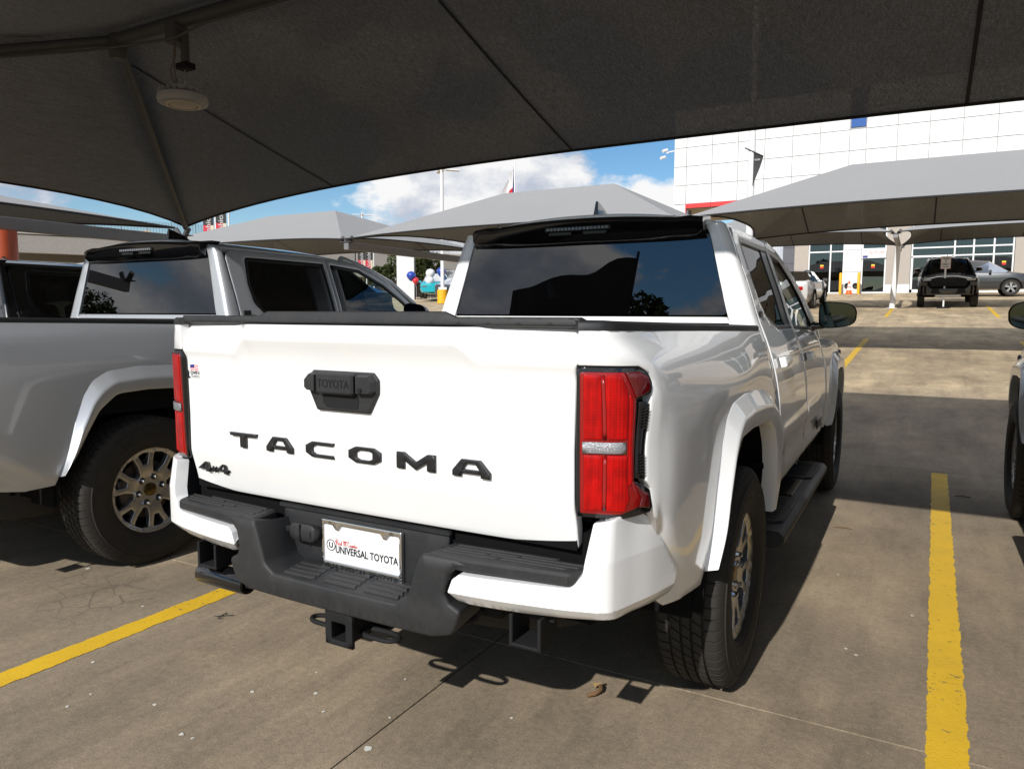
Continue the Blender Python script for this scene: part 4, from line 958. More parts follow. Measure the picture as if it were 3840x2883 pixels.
# ================================================================== setting
def gz(y): return .068*(y-6)*float(sstep(5.2, 7.2, np.array(y))) if y < 43 else 2.516
SLOPE = math.atan(.068)
def concrete():
    n = NT('concrete'); p = n.pos(); sx = n.n('ShaderNodeSeparateXYZ'); n.l(p, sx.inputs[0])
    big = n.noise(p, .32, 5, .6); mid = n.noise(n.map(p, (1, .45, 1)), 1.7, 7, .68); fine = n.noise(p, 38, 4, .7); grit = n.noise(p, 170, 2, .6)
    # traffic grime: bays are browner and darker than the drive lanes
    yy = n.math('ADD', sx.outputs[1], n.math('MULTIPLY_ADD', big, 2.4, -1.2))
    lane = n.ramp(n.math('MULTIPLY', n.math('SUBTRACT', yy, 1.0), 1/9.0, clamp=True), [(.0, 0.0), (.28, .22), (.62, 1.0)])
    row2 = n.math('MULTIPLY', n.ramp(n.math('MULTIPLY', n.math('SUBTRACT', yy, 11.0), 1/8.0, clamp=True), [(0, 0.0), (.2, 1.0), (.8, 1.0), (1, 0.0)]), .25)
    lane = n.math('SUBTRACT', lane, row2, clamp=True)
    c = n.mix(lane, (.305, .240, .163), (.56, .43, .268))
    band = n.math('MULTIPLY', n.ramp(n.math('MULTIPLY', n.math('SUBTRACT', yy, 3.4), 1/7.0, clamp=True), [(0, 0.0), (.12, 1.0), (.80, 1.0), (1, 0.0)]), .55)  # canopy shadow deepened in the concrete colour along this strip
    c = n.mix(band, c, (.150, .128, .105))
    mot = n.ramp(mid, [(.26, .42), (.46, .86), (.58, 1.08), (.76, 1.55)])
    c = n.mix(1.0, c, mot, 'MULTIPLY')
    grey = n.ramp(n.noise(n.map(p, (1, 1, 1), (3, 9, 1)), .9, 6, .7), [(.40, 0.0), (.68, 1.0)])
    c = n.mix(n.math('MULTIPLY', grey, .45), c, (.165, .138, .105))
    # tyre scuffs running along the bay, and across the lane
    sc = n.ramp(n.noise(n.map(p, (3.2, .22, 1)), 2.0, 5, .7), [(.50, 0.0), (.72, 1.0)])
    c = n.mix(n.math('MULTIPLY', sc, .28), c, (.085, .072, .058))
    sc2 = n.ramp(n.noise(n.map(p, (.16, 2.4, 1), (2, 5, 0)), 1.6, 5, .7), [(.48, 0.0), (.72, 1.0)])
    c = n.mix(n.math('MULTIPLY', n.math('MULTIPLY', sc2, lane), .40), c, (.20, .16, .115))
    # dark pin-holes and pale grit
    dk = n.ramp(n.vor(p, 55), [(.05, 1.0), (.16, 0.0)]); dkm = n.ramp(n.noise(p, 3.1, 4, .7), [(.45, 0.0), (.7, 1.0)])
    c = n.mix(n.math('MULTIPLY', n.math('MULTIPLY', dk, dkm), .55), c, (.045, .038, .03))
    c = n.mix(1.0, c, n.ramp(fine, [(.3, .84), (.5, 1.0), (.72, 1.18)]), 'MULTIPLY')
    c = n.mix(1.0, c, n.ramp(grit, [(.32, .82), (.5, 1.0), (.70, 1.22)]), 'MULTIPLY')
    # drips of pale cement dust
    bl = n.ramp(n.noise(n.map(p, (1, 1, 1), (7.3, 2.2, 0)), 2.6, 6, .72), [(.63, 0.0), (.74, 1.0)])
    c = n.mix(n.math('MULTIPLY', bl, .40), c, (.44, .345, .215))
    # hairline map cracking in patches
    cr = n.n('ShaderNodeTexVoronoi', feature='DISTANCE_TO_EDGE'); n.l(n.map(p, (1, 1, .01)), cr.inputs['Vector']); cr.inputs['Scale'].default_value = 7
    crm = n.ramp(n.noise(n.map(p, (1, 1, 1), (1.3, 8.1, 0)), .8, 3, .5), [(.60, 0.0), (.68, 1.0)])
    ck = n.math('MULTIPLY', n.ramp(cr.outputs['Distance'], [(.008, 1.0), (.03, 0.0)]), crm)
    c = n.mix(n.math('MULTIPLY', ck, .45), c, (.06, .05, .04))
    h = n.math('ADD', n.math('MULTIPLY', fine, .6), n.math('MULTIPLY', grit, .5))
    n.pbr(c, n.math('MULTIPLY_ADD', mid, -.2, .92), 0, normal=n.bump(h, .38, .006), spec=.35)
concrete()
simple('joint_filler', (.018, .016, .014), .95)
def road_paint():
    n = NT('yellow_paint'); p = n.pos()
    f = n.noise(p, 30, 5, .7); m = n.noise(p, 3.0, 5, .7)
    c = n.mix(f, (.74, .44, .012), (.86, .55, .030)); c = n.mix(n.ramp(m, [(.35, .5), (.7, .0)]), c, (.58, .36, .03))
    t = n.n('ShaderNodeUVMap'); su = n.n('ShaderNodeSeparateXYZ'); n.l(t.outputs[0], su.inputs[0])
    edge = n.math('SUBTRACT', .5, n.math('ABSOLUTE', n.math('SUBTRACT', su.outputs[0], .5)))      # 0 at the edge .. .5 in the middle
    ragged = n.noise(n.map(p, (1, .55, 1)), 22, 5, .7); chips = n.noise(n.map(p, (1, 1.6, 1), (4, 4, 4)), 26, 4, .75); wear = n.noise(p, 1.1, 3, .6)
    thr = n.math('MULTIPLY_ADD', wear, .30, -.02)
    keep = n.math('GREATER_THAN', n.math('SUBTRACT', edge, n.math('MULTIPLY', n.math('SUBTRACT', ragged, .42), .34)), .0)
    keep2 = n.math('LESS_THAN', chips, n.math('SUBTRACT', .80, n.math('MULTIPLY', thr, 1.15)))
    k = n.math('MULTIPLY', keep, keep2)
    pb = n.pbr(c, .62, normal=n.bump(n.noise(p, 120, 3, .6), .5, .004))
    tr = n.n('ShaderNodeBsdfTransparent'); mx = n.n('ShaderNodeMixShader'); n.l(k, mx.inputs[0]); n.l(tr.outputs[0], mx.inputs[1]); n.l(pb.outputs[0], mx.inputs[2]); n.l(mx.outputs[0], n.out.inputs[0])
road_paint()
# ---- ground: one sheet to the horizon, concrete slabs over it with recessed joints
g = MB(); ys = [-400, -60, -12]+[4.8+.3*i for i in range(10)]+[12, 20, 30, 43, 60, 200, 900]
for a, b in zip(ys[:-1], ys[1:]):
    za, zb = gz(a)-.010, gz(b)-.010; g.quad((-700, a, za), (700, a, za), (700, b, zb), (-700, b, zb))
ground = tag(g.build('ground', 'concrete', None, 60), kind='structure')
jx = [-.004+4.5*k for k in range(-8, 5)]; jy = [-8.46, -3.80, .86, 5.52, 10.18, 14.84, 19.5, 24.16, 28.82, 33.48, 38.14, 42.8, 47.5, 52.2]
bd = MB(); yy_ = sorted({y for y in ys if jy[0] < y < jy[-1]} | {jy[0], jy[-1]})
for a, b in zip(yy_[:-1], yy_[1:]): bd.quad((jx[0], a, gz(a)-.0075), (jx[-1], a, gz(a)-.0075), (jx[-1], b, gz(b)-.0075), (jx[0], b, gz(b)-.0075))
bd.build('joint_bed', 'joint_filler', ground, 60)
for i in range(len(jx)-1):
    for j in range(len(jy)-1):
        x0, x1, y0, y1 = jx[i]+.0022, jx[i+1]-.0022, jy[j]+.0022, jy[j+1]-.0022
        yk = sorted({y0, y1} | {y for y in ys[2:14]+[43] if y0 < y < y1})
        m = MB(); e = .002; rows = [(y, gz(y)) for y in yk]; rows = [(y0, gz(y0)-.009), (y0, gz(y0)-e)]+[(y0+e, gz(y0))]+rows[1:-1]+[(y1-e, gz(y1))]+[(y1, gz(y1)-e), (y1, gz(y1)-.009)]
        V = []; k = len(rows)
        for y, z in rows: V += [(x0, y, min(z, gz(y)-e) if False else z-(e if True else 0)), (x0+e, y, z), (x1-e, y, z), (x1, y, z-e)]
        F = [(a*4+c, a*4+c+1, a*4+c+5, a*4+c+4) for a in range(k-1) for c in range(3)]
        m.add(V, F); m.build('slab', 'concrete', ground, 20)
def line(x, y0, y1, w=.122, label=None):
    m = MB(); n_ = max(2, int((y1-y0)/.5)); V = []
    for i in range(n_+1):
        y = y0+(y1-y0)*i/n_; xx = x+.0162*y; V += [(xx, y, gz(y)+.0022), (xx+w, y, gz(y)+.0022)]
    m.add(V, [(2*i, 2*i+1, 2*i+3, 2*i+2) for i in range(n_)]); o = m.build('bay_line', 'yellow_paint', ground, 0)
    uv = o.data.uv_layers.new(name='UVMap')
    for l in o.data.loops: uv.data[l.index].uv = (l.vertex_index % 2, 0)
for k in (-3, -2, -1, 0, 1, 2): line([-1.478-6, -1.478-3, -1.478, 1.518, 4.51, 7.51][k+3], -2.4 if k != 0 else -2.4, 5.45)
for k in range(-6, 4): line(.07+3*k, 10.25, 17.3); line(.07+3*k, 24.4, 30.6)
w_ = MB(); w_.quad((-30, 26.86, gz(26.86)+.005), (30, 26.86, gz(26.86)+.005), (30, 26.92, gz(26.92)+.005), (-30, 26.92, gz(26.92)+.005)) if False else None

# ---- shade canopies
def fabric():
    n = NT('shade_fabric'); o = n.pos()
    wv = n.noise(n.map(o, (14, .7, 10)), 7, 4, .65); wv2 = n.noise(o, 70, 3, .7); bl = n.noise(o, .9, 5, .6)
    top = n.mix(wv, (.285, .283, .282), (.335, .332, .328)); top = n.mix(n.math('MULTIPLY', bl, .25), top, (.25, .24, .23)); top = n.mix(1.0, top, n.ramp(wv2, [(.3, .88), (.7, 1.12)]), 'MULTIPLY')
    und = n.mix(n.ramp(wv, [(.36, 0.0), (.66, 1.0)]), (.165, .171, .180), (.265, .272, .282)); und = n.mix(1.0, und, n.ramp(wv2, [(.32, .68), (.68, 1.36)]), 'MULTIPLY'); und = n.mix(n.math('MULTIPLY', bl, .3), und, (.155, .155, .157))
    gm = n.n('ShaderNodeNewGeometry'); c = n.mix(gm.outputs['Backfacing'], top, und)      # lower face coloured darker, deepening the shade under the cloth
    pb = n.pbr(c, .85, spec=.2, normal=n.bump(wv2, .25, .003))
    tr = n.n('ShaderNodeBsdfTransparent'); op = n.math('MULTIPLY', n.ramp(wv, [(.38, .003), (.66, .014)]), n.ramp(wv2, [(.35, .4), (.65, 1.7)]))
    mx = n.n('ShaderNodeMixShader'); n.l(op, mx.inputs[0]); n.l(pb.outputs[0], mx.inputs[1]); n.l(tr.outputs[0], mx.inputs[2]); n.l(mx.outputs[0], n.out.inputs[0])
fabric()
simple('fabric_hem', (.022, .021, .021), .85)
def canopy(label, x0, x1, yn, yf, zn, zf, zr, hip, sag, seams=3.5, pipes=False, group='shade canopies over the parking bays', hem=.02, endsag=None):
    t = thing('shade_canopy', label, 'canopy', ((x0+x1)/2, (yn+yf)/2, 0), 0, group); ox, oy = (x0+x1)/2, (yn+yf)/2
    ym = (yn+yf)/2; A = Vector((x0, yn, zn)); B = Vector((x1, yn, zn)); C = Vector((x1, yf, zf)); D = Vector((x0, yf, zf)); R0 = Vector((x0+hip, ym, zr)); R1 = Vector((x1-hip, ym, zr))
    sd = []; OF = Vector((ox, oy, 0))
    def eave(P, Q, up, s, tt):
        e = P.lerp(Q, tt); return e+up*(s*(1-abs(2*tt-1)**2.7))
    mb = MB(); hemb = []
    for P, Q, RP, RQ, s in ((A, B, R0, R1, sag), (B, C, R1, R1, endsag or sag), (C, D, R1, R0, sag), (D, A, R0, R0, endsag or sag)):
        mid = (P+Q)/2; rm = (RP+RQ)/2; dirv = rm-mid; d2 = (Q-P).normalized(); dirv = dirv-d2*dirv.dot(d2); up = dirv/max(1e-6, math.hypot(dirv.x, dirv.y))
        nu, nv = max(8, int((Q-P).length/.45)), 8; V = []; F = []; ed = []
        for i in range(nu+1):
            tt = i/nu; e = eave(P, Q, up, s, tt); r = RP.lerp(RQ, tt); ed.append(e-OF)
            for j in range(nv+1):
                w = j/nv; p = e.lerp(r, w); p.z -= .10*w*(1-w)*math.sin(PI*tt); V.append(tuple(p-OF))
        for i in range(nu):
            for j in range(nv): F.append((i*(nv+1)+j, (i+1)*(nv+1)+j, (i+1)*(nv+1)+j+1, i*(nv+1)+j+1))
        f0 = next(f for f in F if (Vector(V[f[1]])-Vector(V[f[0]])).cross(Vector(V[f[2]])-Vector(V[f[0]])).length > 1e-6)
        if (Vector(V[f0[1]])-Vector(V[f0[0]])).cross(Vector(V[f0[2]])-Vector(V[f0[0]])).z < 0: F = [f[::-1] for f in F]
        mb.add(V, F); hemb.append(ed)
    mb.build('canopy_fabric', 'shade_fabric', t, 40)
    hm = MB()
    for ed in hemb: hm.tube([p+Vector((0, 0, -.004)) for p in ed], hem, 6)
    hm.build('hem_cable', 'fabric_hem', t, 60)
    # sewn seams hang as doubled strips below the slopes
    if seams:
        xs = x0+hip*.55 if not pipes else -5.2
        while xs < x1-hip*.5:
            for P, Q, RP, RQ in ((A, B, R0, R1), (C, D, R1, R0)):
                tt = (xs-P.x)/(Q.x-P.x); mid = (P+Q)/2; rm = (RP+RQ)/2; dirv = Vector((0, rm.y-mid.y, rm.z-mid.z)); up = dirv/abs(dirv.y); e = eave(P, Q, up, sag, tt)
                tr_ = (xs-RP.x)/(RQ.x-RP.x)
                if 0 <= tr_ <= 1: r = RP.lerp(RQ, tr_)
                else:
                    H = RP if abs(xs-RP.x) < abs(xs-RQ.x) else RQ; cn = P if H == RP else Q; k = (xs-cn.x)/(H.x-cn.x); r = cn.lerp(H, k)
                m = MB(); q = []
                for w in np.linspace(0.01, .985, 9):
                    p = e.lerp(r, w); p.z -= .10*w*(1-w)*math.sin(PI*tt)+.006; q.append(p-OF)
                V = [c for p in q for c in (tuple(p+Vector((-.014, 0, -.003))), tuple(p+Vector((.014, 0, -.003))), tuple(p+Vector((0, 0, .0))))]
                m.add(V, [(3*i+a, 3*i+3+a, 3*i+3+(a+1) % 3, 3*i+(a+1) % 3) for i in range(8) for a in range(3)]); m.build('seam', 'fabric_hem', t, 0)
            xs += seams
    if pipes:
        dn = Vector((0, 0, -.085))
        MB().tube([R0-OF+dn, R1-OF+dn], .057, 14).build('ridge_pipe', 'galvanised', t, 60)
        for c, r in ((A, R0), (D, R0), (B, R1), (C, R1)):
            a = c-OF+Vector((0, 0, -.04)); b = r-OF+dn; a = a.lerp(b, .015)
            MB().tube([a+(b-a)*k+Vector((0, 0, .06*math.sin(PI*k)*0)) for k in (0, .5, 1)], .044, 12).build('hip_rafter', 'galvanised', t, 60)
        for R in (R0, R1): MB().lathe([(.06, -.16), (.075, -.10), (.075, .0), (.05, .05)], 16, Matrix.Translation(R-OF+dn)).build('rafter_joint', 'galvanised', t)
    return t
def beam_frame(label, x, y0, y1, z, col_y, r=.15, mat='painted_steel_grey', colmat='painted_steel_grey', group='canopy support frames', bh=.17, lean=0):
    t = thing('canopy_frame', label, 'canopy frame', (x, col_y, gz(col_y)), 0, group); o = Vector((x, col_y, gz(col_y)))
    m = MB(); m.box((0, (y0+y1)/2-o.y, z-bh/2-.10-o.z), (.14, y1-y0, bh), .004); m.build('beam', mat, t, 20)
    m = MB(); m.cyl((lean, 0, 0), (0, 0, z-bh-.10-o.z), r, 20); m.lathe([(r*1.9, 0), (r*1.9, .02), (r, .022)], 20, Matrix.Translation((lean, 0, 0))); m.build('column', colmat, t)
    for yy in (y0+.05, y1-.05):
        for s in (-1, 1):
            m = MB(); m.cyl((s*.06, yy-o.y, z-.10-o.z), (s*.16, yy-o.y, z+.02-o.z), .045, 10); m.build('corner_stub', 'galvanised', t)
        m = MB(); m.box((0, yy-o.y, z-.095-o.z), (.34, .16, .012)); m.build('stub_plate', 'galvanised', t)
    return t
canopy('dark underside of the big shade canopy spanning overhead above the pickups', -9.16, 9.2, -1.42, 6.42, 2.744, 2.744, 3.79, 4.36, 1.02, 3.45, True, endsag=.75, hem=.016)
canopy('canopy at far left past the steel beam, only its pale edge and dark underside showing', -27.0, -9.45, -1.42, 6.42, 2.744, 2.744, 3.73, 4.36, 1.02, 3.45, endsag=.75)
canopy('grey canopy behind the silver pickup, leftmost with a blue-sky backdrop', -18.9, -10.25, 11.35, 17.5, 3.03, 3.2, 4.24, 3.0, .36, 2.6)
canopy('grey canopy straight behind the white cab, topped by the roof antenna', -10.1, -2.4, 11.35, 17.5, 3.03, 3.2, 4.30, 2.4, .36, 2.6)
canopy('grey canopy at right in front of the white-panelled showroom', -2.3, 7.6, 11.35, 17.5, 3.03, 3.2, 4.26, 2.45, .36, 2.6)
canopy('second canopy in the row behind, left of the leaning grey column', -7.2, .60, 25.4, 31.6, 4.0, 4.08, 5.1, 2.4, .36, 2.6)
canopy('second canopy in the row behind, right of the leaning grey column', .72, 8.6, 25.4, 31.6, 4.0, 4.08, 5.1, 2.4, .36, 2.6)
canopy('far small canopy to the left of the tall light pole, beyond parked cars', -40.0, -30.6, 47.5, 54, 4.0, 4.1, 5.0, 2.6, .3, 0)
canopy('far small canopy seen over the black pickup roof below the overpass', -49.5, -39.0, 24.5, 31, 3.75, 3.8, 4.75, 2.5, .3, 0)
beam_frame('long grey steel beam at left meeting the canopy corner above the silver pickup', -9.30, -2.4, 6.50, 2.70, 6.3, .11)
beam_frame('canopy frame between the two grey canopies behind the pickups', -10.17, 11.4, 17.45, 3.06, 17.3, .11)
beam_frame('canopy frame hidden behind the white cab under the right canopy', -2.35, 11.4, 17.45, 3.06, 17.3, .11)
beam_frame('leaning grey canopy column with bracket arms beside the black pickup', .66, 25.5, 31.5, 4.06, 28.9, .10, colmat='mullion_white', lean=-.10, bh=.14)

# ---- showroom
def panel_white():
    n = NT('panel_white'); p = n.pos()
    d = n.noise(n.map(p, (1, 1, .25)), 1.4, 5, .65); c = n.mix(n.ramp(d, [(.35, .0), (.8, .16)]), (.72, .72, .72), (.50, .49, .48)); n.pbr(c, .35, coat=.2)
panel_white()
simple('panel_red', (.62, .025, .022), .4, coat=.3); simple('stucco', (.40, .355, .31), .9, bump=.3, bscale=60, var=.08); simple('tile_grey', (.10, .10, .115), .4, var=.15); simple('soffit', (.42, .36, .28), .8)
simple('dark_room', (.03, .032, .03), .9); simple('red_vinyl', (.45, .015, .02), .4); simple('sky_tile', (.02, .09, .32), .25, coat=.5); simple('curtain', (.16, .19, .185), .9)
B = thing('showroom', 'white-panelled car showroom with a red band and tall glazing', 'building', (0, 42, 2.45)); BY = 42.0; BZ0 = gz(42)
def bobj(mb, n, m, par=None, sm=20): 
    o = mb.build(n, m, par or B, sm)
    if par is None: o.location = (0, -42, -2.45)
    return o
xj = [-11.75, -11.0, -9.5, -8.03, -6.57, -5.10, -3.69, -2.23, -1.43]+[-1.43+1.455*k for k in range(1, 16)]
zj = [7.81+1.09*k for k in range(0, 6)]
pm = {}
for i in range(len(xj)-1):
    for k in range(len(zj)-1):
        if i == 7 and k >= 3: continue
        m = MB(); m.box(((xj[i]+xj[i+1])/2, BY-.02, (zj[k]+zj[k+1])/2), (xj[i+1]-xj[i]-.028, .04, zj[k+1]-zj[k]-.028), .004); bobj(m, 'wall_panel', 'panel_white')
m = MB(); m.box((-1.83, BY-.01, 12.2), (.72, .03, 2.0)); bobj(m, 'sky_window', 'sky_tile')
m = MB(); m.box((4.4, BY+4.02, 10.45), (32.2, 8.0, 5.4)); bobj(m, 'upper_block', simple('panel_core', (.33, .33, .33), .7))
for i in range(1, 9):
    m = MB(); m.box(((xj[i]+xj[i+1])/2, BY-.05, 7.68), (xj[i+1]-xj[i]-.014, .08, .25), .004); bobj(m, 'red_band', 'panel_red')
m = MB(); m.box((-11.37, BY-.02, 7.42), (.72, .04, .74), .004); bobj(m, 'wall_panel', 'panel_white'); m = MB(); m.box((-11.0, BY+.3, 7.42), (.05, .6, .3)); bobj(m, 'red_return', 'panel_red')
m = MB(); m.box((-3, BY+3, 7.52), (17.5, 5.9, .06)); bobj(m, 'soffit', 'soffit')
for cx, w in ((-11.2, .7), (-6.35, .55), (-5.10, .62)):
    m = MB()
    for k in range(6): m.box((cx, BY+.4, BZ0+.42+.86*k), (w, w, .845), .004)
    bobj(m, 'portal_column', 'tile_grey') if False else None
    pc = MB(); pc.box((cx, BY+.4, BZ0+2.55), (w-.02, w-.02, 5.1)); po = bobj(pc, 'portal_column', 'joint_filler')
    for k in range(6): q = MB(); q.box((cx, BY+.4, BZ0+.42+.86*k), (w, w, .845), .004); q.build('tile', 'tile_grey', po, 20)
m = MB(); m.box((-6.0, BY+1.2, BZ0+3.9), (.25, .1, 2.0)); bobj(m, 'downpipe', 'frame_black')
# ground-floor wall pieces and glazing
def wall(x0, x1, z0, z1, mat='stucco', name='wall_pier', y=BY+.15, d=.3): q = MB(); q.box(((x0+x1)/2, y, (z0+z1)/2), (x1-x0, d, z1-z0), .003); return bobj(q, name, mat)
wall(-4.78, -4.06, BZ0, 7.5); wall(-2.215, -1.40, BZ0+1.16, BZ0+2.32-.0, 'panel_white', 'wall_panel'); wall(-2.215, -1.40, BZ0, BZ0+1.145, 'panel_white', 'wall_panel'); wall(-2.215, -1.40, BZ0+2.335, BZ0+3.5, 'panel_white', 'wall_panel'); wall(-2.215, -1.40, BZ0+3.515, 7.5, 'panel_white', 'wall_panel')
wall(-.20, .93, BZ0+.46, 7.5); wall(-.20, .93, BZ0, BZ0+.455, 'panel_white', 'plinth', BY+.14, .32); wall(5.42, 7.4, BZ0+.46, 7.5); wall(5.42, 7.4, BZ0, BZ0+.455, 'panel_white', 'plinth', BY+.14, .32)
wall(10.8, 20, BZ0, 7.5)
def glaze(x0, x1, z0, z1, vx, hz, name='shop_window', door=None):
    fr = MB(); fr.box(((x0+x1)/2, BY+.14, z0+.04), (x1-x0, .10, .08)); f = bobj(fr, name, 'mullion_white'); loc = Matrix.Identity(4)
    for x in [x0+.035]+vx+[x1-.035]: MB().box((x, BY+.14, (z0+z1)/2), (.07, .098, z1-z0-.02)).build('mullion', 'mullion_white', f, 20)
    xs = [x0]+vx+[x1]; zs_ = [z0]+hz+[z1]
    for k in hz: MB().box(((x0+x1)/2, BY+.14, k), (x1-x0-.02, .094, .07)).build('transom', 'mullion_white', f, 20)
    for i in range(len(xs)-1):
        for k in range(len(zs_)-1):
            q = MB(); q.quad((xs[i], BY+.15, zs_[k]), (xs[i+1], BY+.15, zs_[k]), (xs[i+1], BY+.15, zs_[k+1]), (xs[i], BY+.15, zs_[k+1])); q.build('pane', 'showroom_glass', f, 0)
    return f
glaze(-4.06, -2.23, BZ0, 6.6, [-2.93], [4.72]); g2 = glaze(-1.39, -.21, BZ0, 6.6, [], [4.80]); glaze(.95, 5.40, BZ0, 6.6, [2.88, 3.70, 4.56], [3.95+.38, 4.76]); glaze(7.4, 10.8, BZ0, 6.6, [8.5, 9.6], [4.74])
m = MB(); m.box((1.9, BY+.12, BZ0+.92), (.06, .1, 1.9)); m.box((1.0, BY+.12, BZ0+.92), (.10, .1, 1.9)); m.box((2.82, BY+.12, BZ0+.92), (.10, .1, 1.9)); m.box((1.9, BY+.12, BZ0+1.87), (1.9, .1, .10)); m.box((1.9, BY+.12, BZ0+.10), (1.9, .1, .16)); bobj(m, 'entrance_door', 'mullion_white')
m = MB(); m.quad((-4.7, BY+.3, BZ0), (11, BY+.3, BZ0), (11, BY+7, BZ0), (-4.7, BY+7, BZ0)); m.quad((-4.7, BY+7, BZ0), (11, BY+7, BZ0), (11, BY+7, 7.4), (-4.7, BY+7, 7.4)); m.quad((-4.7, BY+.3, BZ0), (-4.7, BY+7, BZ0), (-4.7, BY+7, 7.4), (-4.7, BY+.3, 7.4)); m.quad((11, BY+.3, BZ0), (11, BY+7, BZ0), (11, BY+7, 7.4), (11, BY+.3, 7.4)); bobj(m, 'interior', 'dark_room', None, 0)
for x in np.arange(-3.95, -2.3, .16): q = MB(); q.box((x, BY+1.2, BZ0+2.6), (.10, .04, 3.2)); bobj(q, 'blind_slat', 'curtain')
for x in np.arange(2.95, 5.3, .18): q = MB(); q.box((x, BY+1.4, BZ0+1.4), (.11, .04, 2.6)); bobj(q, 'blind_slat', 'curtain')
def small(name, label, cat, mb, mat, loc=None, sm=30, group=None):
    o = mb.build(name, mat, None, sm); return tag(o, label, cat, group)
for i, (x, lab) in enumerate(((-3.45, 'red vinyl seat inside the left showroom window'), (-2.55, 'red vinyl seat half hidden beside the first yellow bollard'))):
    t = thing('lounge_seat', lab, 'seat', (x, BY+.9, BZ0), 0, 'red seats behind the glass'); m = MB(); m.box((0, 0, .25), (.75, .6, .45), .04); m.build('cushion', 'red_vinyl', t); m = MB(); m.box((0, -.32, .5), (.75, .14, .95), .05); m.build('backrest', 'red_vinyl', t)
ban = thing('door_banner', 'white banner with red script above the darkest doorway', 'banner', (-.79, BY-.02, 4.54)); q = MB(); q.box((0, 0, 0), (1.14, .012, .46)); q.build('cloth', 'ink_white', ban)
q = MB(); txt(q, 'Red McCombs', 1, rearM(-.22, -.0085, -.03), 0, width=.72, height=.2, shear=.35); q.build('script_lettering', 'ink_red', ban, 0)
q = MB(); q.box((-.42, -.008, -.15), (.24, .003, .12)); q.build('printed_patch', 'ink_blue', ban)
simple('sticker_yellow', (.75, .55, .03), .6)
for x, z, lab in ((-3.35, 3.92, 'yellow and red notice on the pane above the red seats'), (-.82, 3.88, 'yellow and red notice on the dark doorway under the banner'), (2.55, 3.83, 'yellow and red notice behind the black pickup mirror'), (4.15, 3.85, 'yellow and red notice on the pane above the crossover roof'), (5.0, 3.88, 'rightmost yellow and red notice on the showroom glass')):
    s = thing('door_notice', lab, 'notice', (x, BY+.08, z), 0, 'yellow notices on the glass'); MB().box((0, 0, .06), (.17, .006, .08)).build('top_half', 'sticker_yellow', s); MB().box((0, 0, -.04), (.17, .006, .10)).build('lower_half', 'ink_red', s)
for i, (x, lab) in enumerate(((-2.30, 'yellow steel bollard to the left of the orange cone'), (-1.42, 'yellow steel bollard to the right of the orange cone'))):
    m = MB(); m.lathe([(.07, 0), (.07, 1.08), (.05, 1.13), (.0, 1.15)], 18); o = m.build('bollard', 'safety_yellow' if 'safety_yellow' in MATS else simple('safety_yellow', (.82, .42, .01), .5), None); o.location = (x, 41.2, gz(41.2)); tag(o, lab, 'bollard', 'bollards before the showroom')
for x in (-2.02, -1.62): q = MB(); q.lathe([(.0, .0), (.14, .0), (.15, .05), (.10, .08), (.0, .03)], 16, Matrix.Translation((x, BY-.02, BZ0+.42)) @ Matrix.Rotation(PI/2, 4, 'X')); bobj(q, 'wall_vent', 'frame_black')
simple('cone_orange', (.85, .12, .01), .5)
t = thing('traffic_cone', 'orange traffic cone with two white bands between yellow bollards', 'traffic cone', (-1.86, 41.1, gz(41.1))); MB().box((0, 0, .02), (.38, .38, .04), .01).build('base', 'cone_orange', t)
MB().lathe([(.155, .04), (.115, .22)], 24, closed=True).build('cone_body', 'cone_orange', t); MB().lathe([(.115, .22), (.092, .34)], 24, closed=True).build('white_band', 'ink_white', t); MB().lathe([(.092, .34), (.08, .40)], 24, closed=True).build('cone_body', 'cone_orange', t); MB().lathe([(.08, .40), (.058, .54)], 24, closed=True).build('white_band', 'ink_white', t); MB().lathe([(.058, .54), (.035, .70), (.02, .71)], 24).build('cone_top', 'cone_orange', t)
t = thing('security_camera', 'white security cameras on the upper left corner of the showroom', 'camera', (-11.75, BY-.05, 10.9)); MB().tube([(0, 0, .05), (-.25, -.15, .0), (-.4, -.25, -.1)], .04, 8).build('bracket', 'mullion_white', t)
for dx, dz in ((-.38, .12), (-.5, -.28)): MB().cyl((dx, -.2, dz), (dx-.18, -.45, dz-.1), .09, 10).build('camera_head', 'mullion_white', t)
# ---- trade-in sign
simple('sign_white', (.72, .70, .68), .4); simple('sign_red', (.55, .1, .09), .5)
t = thing('parking_sign', 'white TRADE IN ONLY sign on a thin post before the black pickup', 'sign', (2.20, 29.0, gz(29.0))); MB().lathe([(.22, 0), (.20, .03), (.04, .05)], 16).build('base', 'matt_black', t); MB().lathe([(.03, .03), (.03, 1.5)], 12).build('post', 'mullion_white', t)
m = MB(); panel(m, rnd([(-.155, 1.40), (.155, 1.40), (.155, 1.84), (-.155, 1.84)], .03, 4), planeF('y', -.035), .1, .002, .006, back=True); so_ = m.build('plate', 'sign_white', t)
m = MB(); panel(m, rnd([(-.148, 1.408), (.148, 1.408), (.148, 1.832), (-.148, 1.832)], .026, 4), planeF('y', -.0365), .1, 0, 0, [rnd([(-.138, 1.418), (.138, 1.418), (.138, 1.822), (-.138, 1.822)], .02, 4)]); m.build('border', 'sign_red', so_)
m = MB(); txt(m, 'TRADE', 1, rearM(-.105, -.038, 1.72), 0, width=.21, height=.075, bold=.015); txt(m, 'IN', 1, rearM(-.03, -.038, 1.635), 0, width=.06, height=.06, bold=.015); txt(m, 'ONLY', 1, rearM(-.115, -.038, 1.51), 0, width=.23, height=.095, bold=.02); m.box((0, -.0375, 1.465), (.22, .001, .02)); m.build('lettering', 'ink_black', so_, 0)

